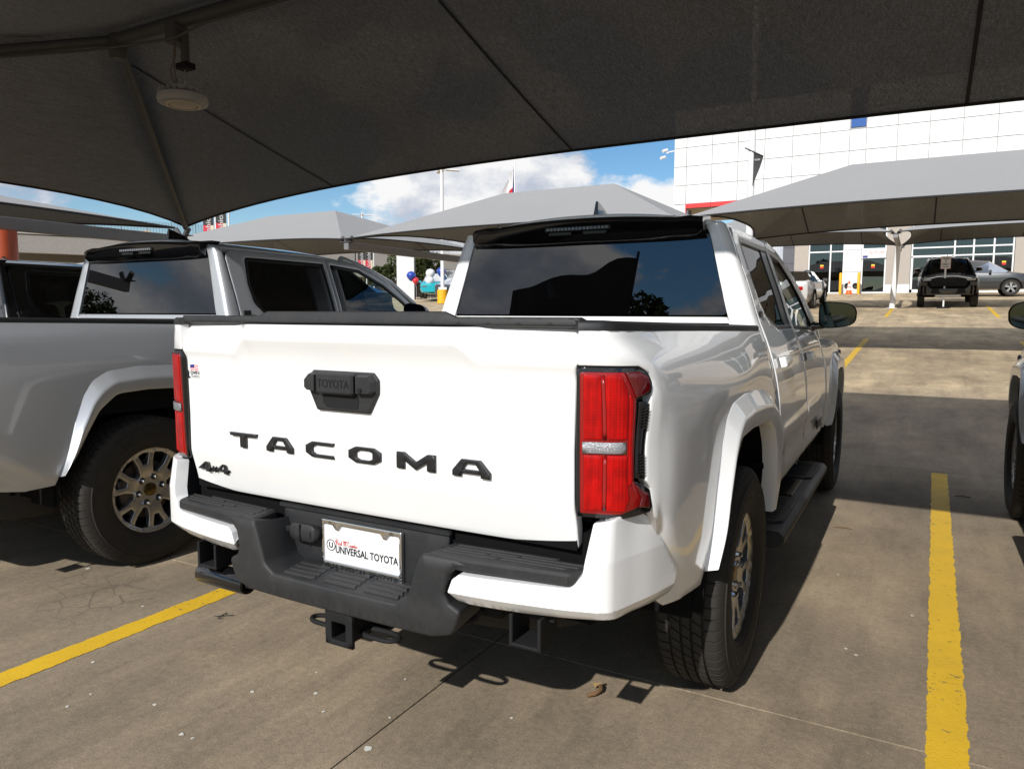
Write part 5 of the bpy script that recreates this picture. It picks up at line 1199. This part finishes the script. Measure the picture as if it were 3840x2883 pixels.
# ---- generic cars
def car(label, cat, loc, rz, st, paint_, L, W, tilt=0, group=None, wr=.33, wheels=None, arch=True, roof_rail=False, lamp_rear='tail_lens_red'):
    """st: stations (y, half width, sill z, belt z, top z, top half width, glass-side flag, glass-top flag to the next station)"""
    t = thing('parked_car', label, cat, loc, rz, group); t.rotation_euler = (tilt, 0, rz)
    V = []; sec = []
    for (y, w, zs, zb, zt, wt, gs, gt) in st:
        pts = [(0, zs), (w*.86, zs), (w*.98, zs+.14), (w, (zs+zb)/2), (w*.985, zb-.05), (w*.96, zb), (wt+(w*.96-wt)*.12, zb+(zt-zb)*.86), (wt*.9, zb+(zt-zb)*.97), (wt*.5, zt), (0, zt+.006)]
        sec.append([(x, y, z) for x, z in pts])
    k = len(sec[0]); body = MB(); P = []
    ring = lambda s: s+[(-x, y, z) for x, y, z in reversed(s[1:-1])]
    R = [ring(s) for s in sec]; n = len(R[0])
    for r in R: P += r
    F = []; gsF = []; gtF = []
    for i in range(len(R)-1):
        for a in range(n):
            b = (a+1) % n; f = (i*n+a, i*n+b, (i+1)*n+b, (i+1)*n+a)
            side = a in (5, n-6); top = a in (6, 7, 8, 9, 10, 11) and a not in (5, n-6)
            top = 6 <= a <= n-7
            if side and st[i][6]: gsF.append(f)
            elif top and st[i][7]: gtF.append(f)
            else: F.append(f)
    F += [tuple(range(n))[::-1], tuple((len(R)-1)*n+a for a in range(n))]
    body.add(P, F); body.build('body', paint_, t, 42)
    for f in gsF: q = MB(); q.add([P[v] for v in f], [(0, 1, 2, 3)]); q.build('side_window', 'privacy_glass', t, 0)
    groups = {}
    for f in gtF: groups.setdefault(f[0]//n, []).append(f)
    for fs in groups.values():
        q = MB(); ids = sorted({v for f in fs for v in f}); ix = {v: i for i, v in enumerate(ids)}; q.add([P[v] for v in ids], [tuple(ix[v] for v in f) for f in fs]); q.build('windscreen', 'privacy_glass', t, 40)
    inn = MB(); inn.box((0, L/2, .55), (W*.8, L*.8, .5)); inn.build('underbody', 'liner_black', t)
    AX = Matrix(((0, 0, 1, 0), (1, 0, 0, 0), (0, 1, 0, 0), (0, 0, 0, 1)))
    for y in wheels:
        for s in (1, -1):
            w = empty('wheel', (s*(W/2-.10), y, wr), 0 if s > 0 else PI, t)
            MB().lathe([(wr*.66, .10), (wr*.8, .118), (wr*.96, .105), (wr, .07), (wr, -.08), (wr*.9, -.1), (wr*.6, -.1)], 32, AX, closed=True).build('tyre', 'tyre_rubber', w, 50)
            rm = MB(); rm.lathe([(wr*.67, .105), (wr*.62, .085), (wr*.60, -.05)], 28, AX, closed=True)
            for i in range(5):
                for d in (-.16, .16): a = 2*PI*i/5+.3; rm.box((.085, wr*.33*math.cos(a+d), wr*.33*math.sin(a+d)), (.02, wr*.62, .035), .004, Matrix.Rotation(a+d*.6, 4, 'X'))
            rm.lathe([(0, .095), (.06, .09), (.07, .07)], 14, AX, closed=True); rm.build('rim', 'alloy', w)
            MB().lathe([(0, .03), (wr*.62, .03)], 20, AX).build('wheel_back', 'liner_black', w, 0)
            if arch:
                al = MB(); aa = np.linspace(-.15, PI+.15, 15); V2 = []
                for a in aa: V2 += [(.125, (wr+.07)*math.cos(a), (wr+.07)*math.sin(a)), (.125, (wr+.0)*math.cos(a), (wr+.0)*math.sin(a)), (-.2, (wr+.0)*math.cos(a), (wr+.0)*math.sin(a))]
                al.add(V2, [(3*i+c, 3*i+c+1, 3*i+c+4, 3*i+c+3) for i in range(14) for c in range(2)]); al.build('wheel_arch', 'liner_black', w, 60)
    y0, w0, zs0, zb0 = st[0][:4]; y9, w9 = st[-1][0], st[-1][1]
    for s in (1, -1):
        MB().box((s*w0*.70, y0+.01, zb0-.14), (w0*.42, .06, .14), .02).build('taillight', lamp_rear, t)
        MB().box((s*w9*.74, y9-.02, st[-1][3]-.05), (w9*.4, .07, .10), .02).build('headlight', 'headlight_clear', t)
        MB().box((s*(W/2+.09), L*.60, st[len(st)//2][3]+.06), (.18, .10, .13), .03).build('door_mirror', paint_, t)
    return t
SED = [(0, .70, .34, .92, .96, .66, 0, 0), (.06, .80, .28, 1.0, 1.05, .72, 0, 0), (.55, .90, .24, 1.02, 1.09, .72, 1, 1), (1.25, .92, .22, .99, 1.40, .56, 1, 0), (2.0, .92, .22, .97, 1.45, .56, 1, 0), (2.75, .92, .22, .95, 1.40, .56, 1, 1), (3.55, .91, .22, .95, 1.00, .72, 0, 0), (4.5, .86, .24, .82, .86, .66, 0, 0), (4.72, .74, .30, .68, .72, .55, 0, 0)]
CRO = [(0, .72, .42, 1.0, 1.06, .62, 0, 1), (.25, .85, .34, 1.08, 1.52, .58, 1, 0), (.9, .91, .30, 1.06, 1.60, .60, 1, 0), (1.8, .92, .28, 1.02, 1.62, .60, 1, 0), (2.6, .92, .28, 1.0, 1.56, .58, 1, 1), (3.35, .92, .28, 1.0, 1.06, .72, 0, 0), (4.2, .87, .30, .90, .94, .66, 0, 0), (4.42, .78, .36, .74, .78, .55, 0, 0)]
paint('paint_silver', (.62, .62, .62), .3, .35, .1); paint('paint_dark_grey', (.030, .033, .037), .3, .33, .2); paint('paint_teal', (.0, .42, .50), .2, .35, 0)
car('white sedan parked nose-in by the showroom, just right of the white cab', 'car', (-3.05, 27.9, gz(28.6)-.02), -.03, SED, 'paint_silver', 4.72, 1.84, SLOPE, wheels=(.95, 3.75))
car('dark grey crossover parked side-on behind the black pickup', 'car', (1.45, 37.9, gz(37.9)), -PI/2, CRO, 'paint_dark_grey', 4.42, 1.84, 0, wheels=(.85, 3.45), wr=.35)
car('dark grey sedan parked behind the yellow-based light pole', 'car', (-24.1, 35.9, gz(35.9)), -PI/2-.45, SED, 'paint_dark_grey', 4.72, 1.84, 0, wheels=(.95, 3.75), lamp_rear='tail_lens_dark')
car('turquoise car at left with balloons tied beside it', 'car', (-27.2, 39.6, gz(39.6)), -2.6, CRO, 'paint_teal', 4.42, 1.84, 0, wheels=(.85, 3.45))
car('pale car across the lane at left, seen through the silver pickup cab', 'car', (-21.5, 24.6, gz(24.6)), 2.7, CRO, 'paint_silver', 4.42, 1.84, 0, wheels=(.85, 3.45))
car('black car parked beside the pale one, seen through the silver pickup cab', 'car', (-18.6, 23.0, gz(23.0)), 2.9, SED, 'paint_black', 4.72, 1.84, 0, wheels=(.95, 3.75))

# ---- pickups
white = build_pickup('white crew-cab pickup with black lettering across its closed tailgate', 'pickup truck', 'crew-cab pickups')
def clone(label, loc, rx, rz, paint_, drop=()):
    c = copy_tree(white, None, {'paint_white': paint_}); c['label'] = label; c.location = loc; c.rotation_euler = (rx, 0, rz)
    def prune(o):
        for ch in list(o.children):
            if ch.name.split('.')[0] in drop:
                for q in list(ch.children_recursive): bpy.data.objects.remove(q)
                bpy.data.objects.remove(ch)
            else: prune(ch)
    prune(c); return c
grey = clone('silver-grey crew-cab pickup parked left of the white one', (-3.02, -.24, 0), 0, 0, 'paint_grey', ('dealer_sticker',))
rightp = clone('silver pickup cut off by the right edge, front wheel and mirror showing', (2.985, -.22, 0), 0, 0, 'paint_grey', ('dealer_sticker',))
blackl = clone('black pickup at the far left beyond the silver one', (-6.0, 0, 0), 0, 0, 'paint_black', ('dealer_sticker',))
blackf = clone('black pickup facing the camera behind the TRADE IN ONLY sign', (2.32, 31.5+2.6, gz(34.1)), -SLOPE, PI, 'paint_black', ('dealer_sticker', 'licence_plate'))
# window price sticker on the silver pickup
t = thing('window_sticker', 'printed price sheet on the silver pickup front side window', 'price sticker', (-2.2, 2.9, 1.4)); P_ = lambda y, z: (float(side_x(np.array([y]), np.array([z]))[0])-3.02-.016, y-.24, z)
def stq(y0, z0, y1, z1, d=0): return [tuple(Vector(P_(y, z))-Vector((-2.2-d, 2.9, 1.4))) for y, z in ((y0, z0), (y1, z0), (y1, z1), (y0, z1))]
m = MB(); m.quad(*stq(2.98, 1.29, 3.30, 1.50)); m.build('paper', 'paper_white', t, 0)
m = MB()
for i in range(9): m.quad(*stq(3.0, 1.475-.012*i, 3.0+[.20, .13, .16, .1, .27, .14, .18, .12, .15][i], 1.479-.012*i, .002))
m.quad(*stq(3.0, 1.345, 3.2, 1.362, .002)); m.quad(*stq(3.0, 1.30, 3.19, 1.304, .002)); m.build('print', 'ink_blue', t, 0)
m = MB(); txt(m, '21', 1, Matrix(((0, 0, 1, 0), (1, 0, 0, 0), (0, 1, 0, 0), (0, 0, 0, 1))), 0, width=.05, height=.03); q = MB(); bx = Vector(P_(3.02, 1.308))-Vector((-2.2, 2.9, 1.4)); q.add([(bx.x+.004-.36*z, bx.y+y, bx.z+z) for x, y, z in m.V], m.F); q.build('print_figures', 'ink_blue', t, 0)
# ---- high-bay lamp under the ridge
simple('lamp_grey', (.42, .42, .42), .5, var=.1); simple('lamp_lens', (.62, .54, .42), .5); simple('cord', (.17, .15, .12), .8)
LX, LY = -3.96, 2.5; LS = .70
t = thing('high_bay_lamp', 'round grey high-bay lamp hanging under the canopy ridge', 'lamp', (LX, LY, 3.72)); O = Vector((LX, LY, 3.72))
def lp(n, m, mb, sm=35): o = mb.build(n, m, t, sm); o.location = -O; return o
lp('mounting_box', 'galvanised', MB().box((LX-.02, LY-.02, 3.60), (.13, .13, .15), .008))
lp('drop_pipe', 'galvanised', MB().cyl((LX+.05, LY, 3.60), (LX+.05, LY, 3.36), .034, 14))
lp('pipe_clamp', 'matt_black', MB().box((LX+.05, LY, 3.345), (.13, .10, .05), .006))
lp('hook_wire', 'steel', MB().tube([(LX+.04, LY, 3.32), (LX+.035, LY, 3.26), (LX+.045, LY, 3.21)], .005, 6))
dr = MB().lathe([(.0, 3.205), (.07, 3.20), (.08, 3.19), (.08, 3.145), (.07, 3.14)], 28, Matrix.Translation((LX, LY, 0))); dr.box((LX+.065, LY, 3.17), (.07, .11, .055), .01); lp('driver_housing', 'lamp_grey', dr)
hs = MB().lathe([(.07, 3.142), (.16, 3.135), (.192, 3.118), (.200, 3.08), (.19, 3.055), (.133, 3.045)], 40, Matrix.Translation((LX, LY, 0)))
lp('housing', 'lamp_grey', hs)
for i in range(20):
    a = 2*PI*i/20; lp('cooling_fin', 'lamp_grey', MB().box((LX+.158*math.cos(a), LY+.158*math.sin(a), 3.145), (.06, .006, .03), .001, Matrix.Rotation(a, 4, 'Z')))
lp('lens_ring', 'lamp_lens', MB().lathe([(.14, 3.046), (.133, 3.036), (.116, 3.034), (.112, 3.040)], 40, Matrix.Translation((LX, LY, 0)), closed=True))
lp('lens_groove', 'matt_black', MB().lathe([(.112, 3.041), (.105, 3.043)], 40, Matrix.Translation((LX, LY, 0)), closed=True))
lp('lens', 'lamp_lens', MB().lathe([(.0, 3.030), (.07, 3.033), (.105, 3.040)], 40, Matrix.Translation((LX, LY, 0)), closed=True))
for dx, k in ((-.015, 0), (.0, -.06)): lp('power_cord', 'cord', MB().tube([(LX-.02+dx, LY-.03, 3.54), (LX-.025+dx, LY-.04, 3.42), (LX-.04+dx+k, LY-.03, 3.33), (LX-.035+dx+k, LY-.02, 3.26), (LX-.03+dx, LY, 3.19)], .0065, 6))
cdm = MB().tube([(-6.6, .83, 3.24), (-5.6, 1.73, 3.45), (-4.9, 2.36, 3.60), (-4.2, 2.42, 3.565), (-3.9, 2.42, 3.55), (-3.55, 2.42, 3.60), (-2, 2.42, 3.60), (6, 2.42, 3.60)], .012, 8); small('cable_conduit', 'thin cable conduit strung along the canopy ridge pipe', 'conduit', cdm, 'galvanised')
# ---- rust-red column at the left edge
simple('rust_red', (.48, .085, .03), .45, coat=.3)
m = MB().lathe([(.165, 0), (.165, 2.42)], 28); o = m.build('steel_column', 'rust_red', None); o.location = (-9.32, 3.72, 0); tag(o, 'rust-red round steel column at the left picture edge', 'column')
m = MB(); txt(m, '3', 1, Matrix(((.6, 0, .8, .1405), (.8, 0, -.6, -.105), (0, 1, 0, 1.95), (0, 0, 0, 1))), .001, height=.12); m.build('stencil_number', 'ink_black', o, 0)
# ---- overpass
simple('bridge_concrete', (.30, .285, .265), .9, var=.2, bump=.3, bscale=3); simple('bridge_light', (.42, .40, .36), .9, var=.1); simple('rubble', (.58, .48, .34), .95, var=.25); simple('wire', (.10, .10, .11), .5)
P0 = Vector((-76.13, 36.6, 0)); DV = Vector((.463, .886, 0)); NV = Vector((-.886, .463, 0)); ang = math.atan2(DV.y, DV.x)
br = thing('overpass', 'concrete highway overpass behind the far-left canopies', 'overpass', P0+DV*80, ang); RB = lambda x, y, z, s, b=0: MB().box((x, y, z), s, b)
for k in range(-7, 13):
    xx = k*12.0-2.3; o = RB(xx, 0, 7.95, (11.85, .8, 1.75), .03).build('girder', 'bridge_concrete', br, 20)
    o = RB(xx, .1, 9.02, (11.97, 1.2, .26), .02).build('deck_edge', 'bridge_light', br, 20)
RB(0, 5, 8.6, (250, 9, .5)).build('deck', 'bridge_concrete', br); RB(0, 7.5, 3.6, (250, .6, 9.4)).build('retaining_wall', 'bridge_concrete', br)
for k in range(-6, 10):
    if k % 2 == 0: RB(k*12+2.5, 1.5, 6.35, (5.4, 3, 1.25), .08).build('pier_cap', 'bridge_light', br); RB(k*12+2.5, 1.8, 3.0, (1.6, 1.6, 5.6), .08).build('pier', 'bridge_concrete', br)
RB(-40, 1.6, 6.2, (80, .5, .5), .1).build('drain_pipe', 'bridge_light', br)
fe_ = thing('bridge_fence', 'see-through wire fence along the top of the overpass', 'fence', P0+DV*80+Vector((0, 0, 9.15)), ang)
for k in range(0, 70): MB().cyl((-84+k*2.4, .05, 0), (-84+k*2.4, .05, 1.75), .035, 6).build('post', 'wire', fe_, 0)
for k in range(14): MB().box((0, .05, .12+k*.122), (168, .02, .022)).build('wire', 'wire', fe_, 0)
vw = MB()
for k in range(560): vw.box((-84+k*.3, .06, .87), (.022, .02, 1.7))
tag(vw.build('mesh_wire', 'wire', fe_, 0), kind='stuff')
for i, (tx_, w, h) in enumerate(((2.2, 2.0, .75), (4.9, 2.6, 1.1), (6.6, 2.0, .95), (9.9, 1.6, .85), (12.8, 1.9, .75))):
    bm = bmesh.new(); bmesh.ops.create_icosphere(bm, subdivisions=3, radius=1)
    for v in bm.verts:
        f = 1+.35*math.sin(v.co.x*4+i)*math.cos(v.co.y*3+2*i)+.2*math.sin(v.co.z*9+i*3); v.co = Vector((v.co.x*w*.5*f, v.co.y*.5*f, max(-.1, v.co.z)*h*f))
    m = MB().addbm(bm); o = m.build('rubble_heap', 'rubble', None, 40); o.location = P0+DV*tx_+NV*1.2+Vector((0, 0, 9.1)); o.rotation_euler = (0, 0, ang); tag(o, ['pale rubble heap on the overpass, nearest the red column', 'wide pale rubble heap, second from the red column on the overpass', 'pale rubble heap in the middle of the overpass row', 'tan rubble heap, second from the right on the overpass', 'tan rubble heap at the right end of the overpass row'][i], 'rubble', 'rubble heaps on the overpass')
# ---- light poles, banners, flag
def light_pole(label, loc, h, yellow=True, s=1):
    t = thing('light_pole', label, 'light pole', loc, .6, 'tall light poles'); MB().lathe([(.11*s, .0), (.10*s, h)], 16).build('pole', 'mullion_white', t)
    if yellow: MB().lathe([(.31, 0), (.31, .78), (.29, .80)], 24).build('base', 'safety_yellow', t); MB().box((0, 0, .87), (.48, .48, .14)).build('foot_plate', 'mullion_white', t)
    for i in range(4):
        a = PI/2*i+.2; MB().box((.62*math.cos(a)*s, .62*math.sin(a)*s, h-.05), (.85*s, .30*s, .09*s), .02, Matrix.Rotation(a, 4, 'Z')).build('lamp_head', 'mullion_white', t); MB().cyl((0, 0, h-.15), (.3*math.cos(a)*s, .3*math.sin(a)*s, h-.05), .035, 8).build('arm', 'mullion_white', t)
    MB().lathe([(.05, h), (.02, h+.5)], 8).build('finial', 'mullion_white', t)
light_pole('white light pole with a yellow base and four lamp heads', (-22.97, 33.93, gz(33.93)), 7.7)
light_pole('farther light pole, only its four lamp heads above the left canopy', (-62.7, 73.4, 2.5), 11.6, False, 1.2)
light_pole('white pole with a dark pennant in front of the showroom panels', (-3.27, 22.0, gz(22)), 9.5, False)
simple('pennant', (.03, .03, .032), .7)
m = MB(); V = []
for i in range(9):
    w = i/8; V += [(.02, 0, 6.25-.99*w), (.02+.29*(1-w)**.9, .05*math.sin(w*5), 6.12-.87*w)]
m.add(V, [(2*i, 2*i+1, 2*i+3, 2*i+2) for i in range(8)]); m.add([(x, y+.012, z) for x, y, z in V], [(2*i+2, 2*i+3, 2*i+1, 2*i) for i in range(8)]); pn = thing('pennant_banner', 'dark triangular pennant hanging from the white pole by the showroom', 'banner', (-3.22, 21.9, 0)); m.build('cloth', 'pennant', pn)
MB().cyl((-.25, 0, 6.4), (.3, 0, 6.1), .02, 8).build('crossbar', 'frame_black', pn); q = MB(); txt(q, 'TOYOTA', 1, rearM(.05, -.03, 5.98), 0, width=.17, height=.05); q.build('lettering', 'ink_white', pn, 0)
simple('banner_cream', (.62, .55, .42), .7); simple('banner_red', (.55, .03, .05), .7); simple('banner_black', (.03, .028, .028), .7); simple('banner_gold', (.42, .33, .15), .7)
yb_ = MATS['ink_white']
def veh_banner(label, loc, rz, z0, z1, w, white_pole):
    t = thing('street_banner', label, 'banner', loc, rz, 'vertical banners reading Vehicles'); h = z1-z0
    MB().lathe([(.09 if white_pole else .05, 0), (.08 if white_pole else .045, z1+.25)], 12, Matrix.Translation((w/2+.10, .08, 0))).build('pole', 'mullion_white', t)
    MB().cyl((w/2+.1, .05, z1), (-w/2, 0, z1), .02, 6).build('arm', 'mullion_white', t); MB().cyl((w/2+.1, .05, z0), (-w/2, 0, z0), .02, 6).build('arm', 'mullion_white', t)
    zs = z0+.42*h; MB().box((0, 0, (zs+z1)/2), (w, .02, z1-zs)).build('upper_cloth', 'banner_black', t); MB().box((-.15*w, 0, (zs+z0)/2), (.70*w, .02, zs-z0)).build('lower_cloth', 'banner_red', t); MB().box((.35*w, 0, (zs+z0)/2), (.30*w, .02, zs-z0)).build('lower_strip', 'banner_cream', t)
    q = MB(); M = Matrix(((0, -1, 0, .22*w), (0, 0, -1, -.0135), (1, 0, 0, z0+.08*h), (0, 0, 0, 1))); txt(q, 'Vehicles', 1, M, 0, width=.80*h, height=.48*w, bold=.02); q.build('lettering', 'ink_white', t, 0)
    q = MB(); c = (-.22*w, z0+.80*h); P = [(c[0]+(.24 if i % 2 == 0 else .10)*w*math.sin(PI*i/5), c[1]+(.24 if i % 2 == 0 else .10)*w*math.cos(PI*i/5)) for i in range(10)]; q.prism(P, -.0125, -.0115, 'y'); q.build('star', 'banner_gold', t, 0)
    return t
veh_banner('left banner reading Vehicles in the sky beside the canopy corner', (-29.5, 23.1, gz(23.1)), .62, 3.75, 5.45, .50, True)
veh_banner('right banner reading Vehicles in the sky beside the canopy corner', (-28.95, 23.4, gz(23.4)), .62, 3.85, 5.50, .50, False)
veh_banner('lower left banner reading Vehicles under the grey canopy beam', (-40.25, 47.0, 2.5), .72, 2.55, 4.35, .60, False)
veh_banner('lower right banner reading Vehicles under the grey canopy beam', (-39.70, 47.3, 2.5), .72, 2.55, 4.35, .60, False)
fp = thing('flag', 'Texas-style flag with white and red stripes drooping on its pole', 'flag', (-38.1, 70.0, 2.5)); MB().lathe([(.07, 0), (.05, 15.5), (.0, 15.6)], 12).build('flagpole', 'steel', fp)
simple('flag_blue', (.012, .022, .10), .8); simple('flag_white', (.70, .70, .72), .8); simple('flag_red', (.55, .02, .04), .8)
def flagp(u, v):   # u along fly 0..1, v 0 top .. 1 bottom (drooping)
    x = -.05-1.9*u**1.1*(.25+.75*v)*math.cos(.5); z = 14.9-(2.9)*v-1.55*u*(1-.15*v); y = .22*math.sin(9*u+3*v)*u-.5*u; return (x*.82+y*.5, -x*.12*0+y, z)
for nm, mt, u0, u1, v0, v1 in (('blue_field', 'flag_blue', 0, .13, 0, 1), ('white_stripe', 'flag_white', .13, 1, 0, .74), ('red_stripe', 'flag_red', .13, 1, .74, 1)):
    q = MB(); nu, nv = 14, 10; q.add([flagp(u0+(u1-u0)*i/nu, v0+(v1-v0)*j/nv) for i in range(nu+1) for j in range(nv+1)], [(i*(nv+1)+j, (i+1)*(nv+1)+j, (i+1)*(nv+1)+j+1, i*(nv+1)+j+1) for i in range(nu) for j in range(nv)]); q.build(nm, mt, fp, 60)
# ---- far-left details
sg_ = thing('sign_box', 'blank white pylon sign beyond the left canopy beam', 'sign', (-29.5, 39.0, gz(39)), .55); MB().box((0, 0, 1.9), (1.2, .3, 4.2), .02).build('cabinet', 'panel_white', sg_); MB().box((.63, 0, 1.9), (.06, .34, 4.2)).build('frame', 'frame_black', sg_)
def tree(label, loc, h, r, n, seed, group='trees around the lot', c0=(.045, .07, .022), squash=.85, leaf=.22):
    rg = random.Random(seed); t = thing('broadleaf_tree', label, 'tree', loc, 0, group)
    tr = MB(); tr.tube([(0, 0, -.1), (.05, .03, h*.3), (-.04, .06, h*.55)], .2, 8, rad=[r*.085, r*.06, r*.04]); lobes = []
    for i in range(11):
        a = rg.uniform(0, 6.28); q = rg.uniform(.15, .75)*r; z = h*.45+rg.uniform(0, .42)*h; p = Vector((q*math.cos(a), q*math.sin(a), z)); lobes.append((p, r*rg.uniform(.28, .5)))
        tr.tube([(0, 0, h*.3), p*.5+Vector((0, 0, h*.2)), p], .05, 6, rad=[r*.035, r*.02, r*.008])
    tr.build('trunk', 'bark' if 'bark' in MATS else simple('bark', (.07, .05, .035), .9, var=.3), t)
    if 'leaf_green' not in MATS:
        q = NT('leaf_green'); f = q.noise(q.pos(), 1.8, 4, .6); f2 = q.noise(q.pos(), 22, 2, .5); c = q.mix(f, (.020, .034, .011), (.062, .085, .026)); c = q.mix(q.math('MULTIPLY', f2, .4), c, (.10, .11, .04)); q.pbr(c, .6, spec=.3)
    V = []; F = []
    for i in range(n):
        p, rr = lobes[rg.randrange(len(lobes))]; d = Vector((rg.gauss(0, 1), rg.gauss(0, 1), rg.gauss(0, 1))).normalized()*rr*rg.uniform(.5, 1.08)**.6; d.z *= squash; c = p+d
        a = Vector((rg.gauss(0, 1), rg.gauss(0, 1), rg.gauss(0, .6))).normalized(); b = a.cross(Vector((rg.gauss(0, 1), rg.gauss(0, 1), rg.gauss(0, 1)))).normalized(); s = leaf*rg.uniform(.5, 1.1); k = len(V)
        V += [tuple(c-a*s), tuple(c+b*s*.45), tuple(c+a*s), tuple(c-b*s*.45)]; F.append((k, k+1, k+2, k+3))
    m = MB().add(V, F); tag(m.build('crown', 'leaf_green', t, 0), kind='stuff'); return t
tree('dark green tree behind the blank white pylon sign', (-34.2, 46.5, 2.5), 3.9, 2.1, 4200, 5)
tree('yellow-green shrub-like tree left of the blank white pylon sign', (-36.4, 45.0, 2.5), 2.9, 1.2, 1500, 9)
tree('broad tree behind the camera, mirrored low in the rear window', (-11.2, -34, 0), 9.6, 3.4, 5200, 3, leaf=.3)
tree('tall tree behind the camera, mirrored in the silver pickup window', (-62, -30, 0), 10, 4.2, 5200, 4, leaf=.3)
simple('balloon_white', (.75, .75, .75), .25, coat=.6); simple('balloon_blue', (.01, .05, .35), .25, coat=.6); simple('balloon_red', (.6, .02, .03), .25, coat=.6)
for (px, mat, lab, dz) in ((0, 'balloon_white', 'white balloon above the dark grey sedan', 0), (.75, 'balloon_blue', 'blue balloon just right of the white balloon', .1), (-1.3, 'balloon_blue', 'blue balloon left of the white balloon, over the turquoise car', -.15), (-1.0, 'balloon_red', 'small red balloon under the left blue balloon', -.45), (-.05, 'balloon_white', 'second white balloon tucked under the first one', -.45)):
    s = .30 if mat != 'balloon_red' else .22; b_ = thing('balloon', lab, 'balloon', (-25.3+px*.80, 36.0+px*.45, gz(36)+1.75+dz), 0, 'balloons over the far cars'); MB().lathe([(0, -s*1.15), (s*.35, -s*1.0), (s*.8, -s*.45), (s, 0), (s*.9, s*.45), (s*.55, s*.83), (0, s)], 20).build('skin', mat, b_, 80); MB().tube([(0, 0, -s*1.1), (.05, 0, -s*2), (.02, .03, -1.2)], .006, 4).build('string', 'ink_white', b_)
# ---- black flag behind the camera (mirrored in the rear window)
fl_ = thing('feather_flag', 'black advertising flag on a leaning pole, mirrored in the rear window', 'flag', (-3.5, -8.6, 0)); MB().cyl((-.35, 0, 0), (.15, 0, 4.65), .03, 8).build('pole', 'frame_black', fl_)
q = MB(); nu, nv = 16, 8
q.add([(.12-3.1*i/nu-.10*j/nv, .14*math.sin(i*.7), 4.52-1.55*j/nv*(1-.22*i/nu)-.62*(i/nu)+.05*math.sin(i*.9+j)) for i in range(nu+1) for j in range(nv+1)], [(i*(nv+1)+j, (i+1)*(nv+1)+j, (i+1)*(nv+1)+j+1, i*(nv+1)+j+1) for i in range(nu) for j in range(nv)]); q.build('cloth', 'pennant', fl_, 60)
# ---- litter on the concrete
simple('chip_white', (.62, .60, .55), .8)
FK = [(-1.591, .38, .014), (-1.263, -.051, .012), (-1.025, -.281, .010), (-1.036, -.195, .008), (-.776, -.129, .012), (-.555, .096, .014), (-.35, .198, .012), (-.456, .313, .008), (-.241, .122, .010), (-.022, .203, .010), (-.543, -.198, .014), (-.492, -.196, .009), (.024, .033, .022), (-.136, .434, .008), (.331, .40, .008), (1.49, 2.0, .010), (1.26, 1.5, .012), (1.30, 1.46, .010), (1.62, .2, .012), (1.9, 1.6, .01), (.52, .69, .012), (-2.3, .55, .02), (1.15, 2.4, .01)]
for x, y, s in FK:
    P = [(x+s*random.uniform(.35, .8)*math.cos(a), y+s*random.uniform(.35, .75)*math.sin(a)) for a in np.linspace(0, 2*PI, 8)[:-1]]; m = MB().prism(P, .001, .0022, 'z'); small('paint_fleck', 'tiny white fleck lying on the brown concrete', 'fleck', m, 'chip_white', None, 0, 'white flecks scattered on the concrete')
simple('twig_brown', (.16, .085, .035), .8, var=.4); simple('dry_leaf', (.30, .19, .08), .8, var=.3)
tw = thing('dry_twig', 'curled dry twig with a leaf scrap behind the right rear tyre', 'twig', (.515, .690, 0)); MB().tube([(-.015, -.045, .009), (.005, -.030, .012), (.018, -.005, .018), (.010, .022, .016), (-.010, .035, .010)], .007, 7, rad=[.007, .008, .007, .009, .004]).build('stem', 'twig_brown', tw, 70); m = MB(); m.add([(-.012, .01, .012), (.012, .025, .03), (.006, .05, .02), (-.014, .045, .008), (-.026, .028, .018)], [(0, 1, 2, 3, 4)]); m.build('leaf', 'dry_leaf', tw, 0)
wr_ = thing('wire_tie', 'small dark crossed wire tie on the concrete near the yellow line', 'wire', (-1.18, .484, 0)); MB().tube([(-.03, -.02, .004), (.0, .0, .006), (.035, .028, .004)], .0022, 5).build('strand', 'ink_black', wr_); MB().tube([(-.012, .03, .004), (.0, .0, .008), (.004, -.03, .004), (.02, -.02, .004)], .0022, 5).build('strand', 'ink_black', wr_)
for x, y, lab in ((1.05, 3.3, 'thin dark twig scrap at the shade edge near the white front wheel'), (1.75, 4.6, 'thin dark twig scrap in the shade left of the right pickup')):
    m = MB().tube([(x, y, gz(y)+.003), (x+.05, y+.012, gz(y)+.006), (x+.10, y+.006, gz(y)+.003)], .003, 5); small('twig_scrap', lab, 'twig', m, 'twig_brown', None, 0)
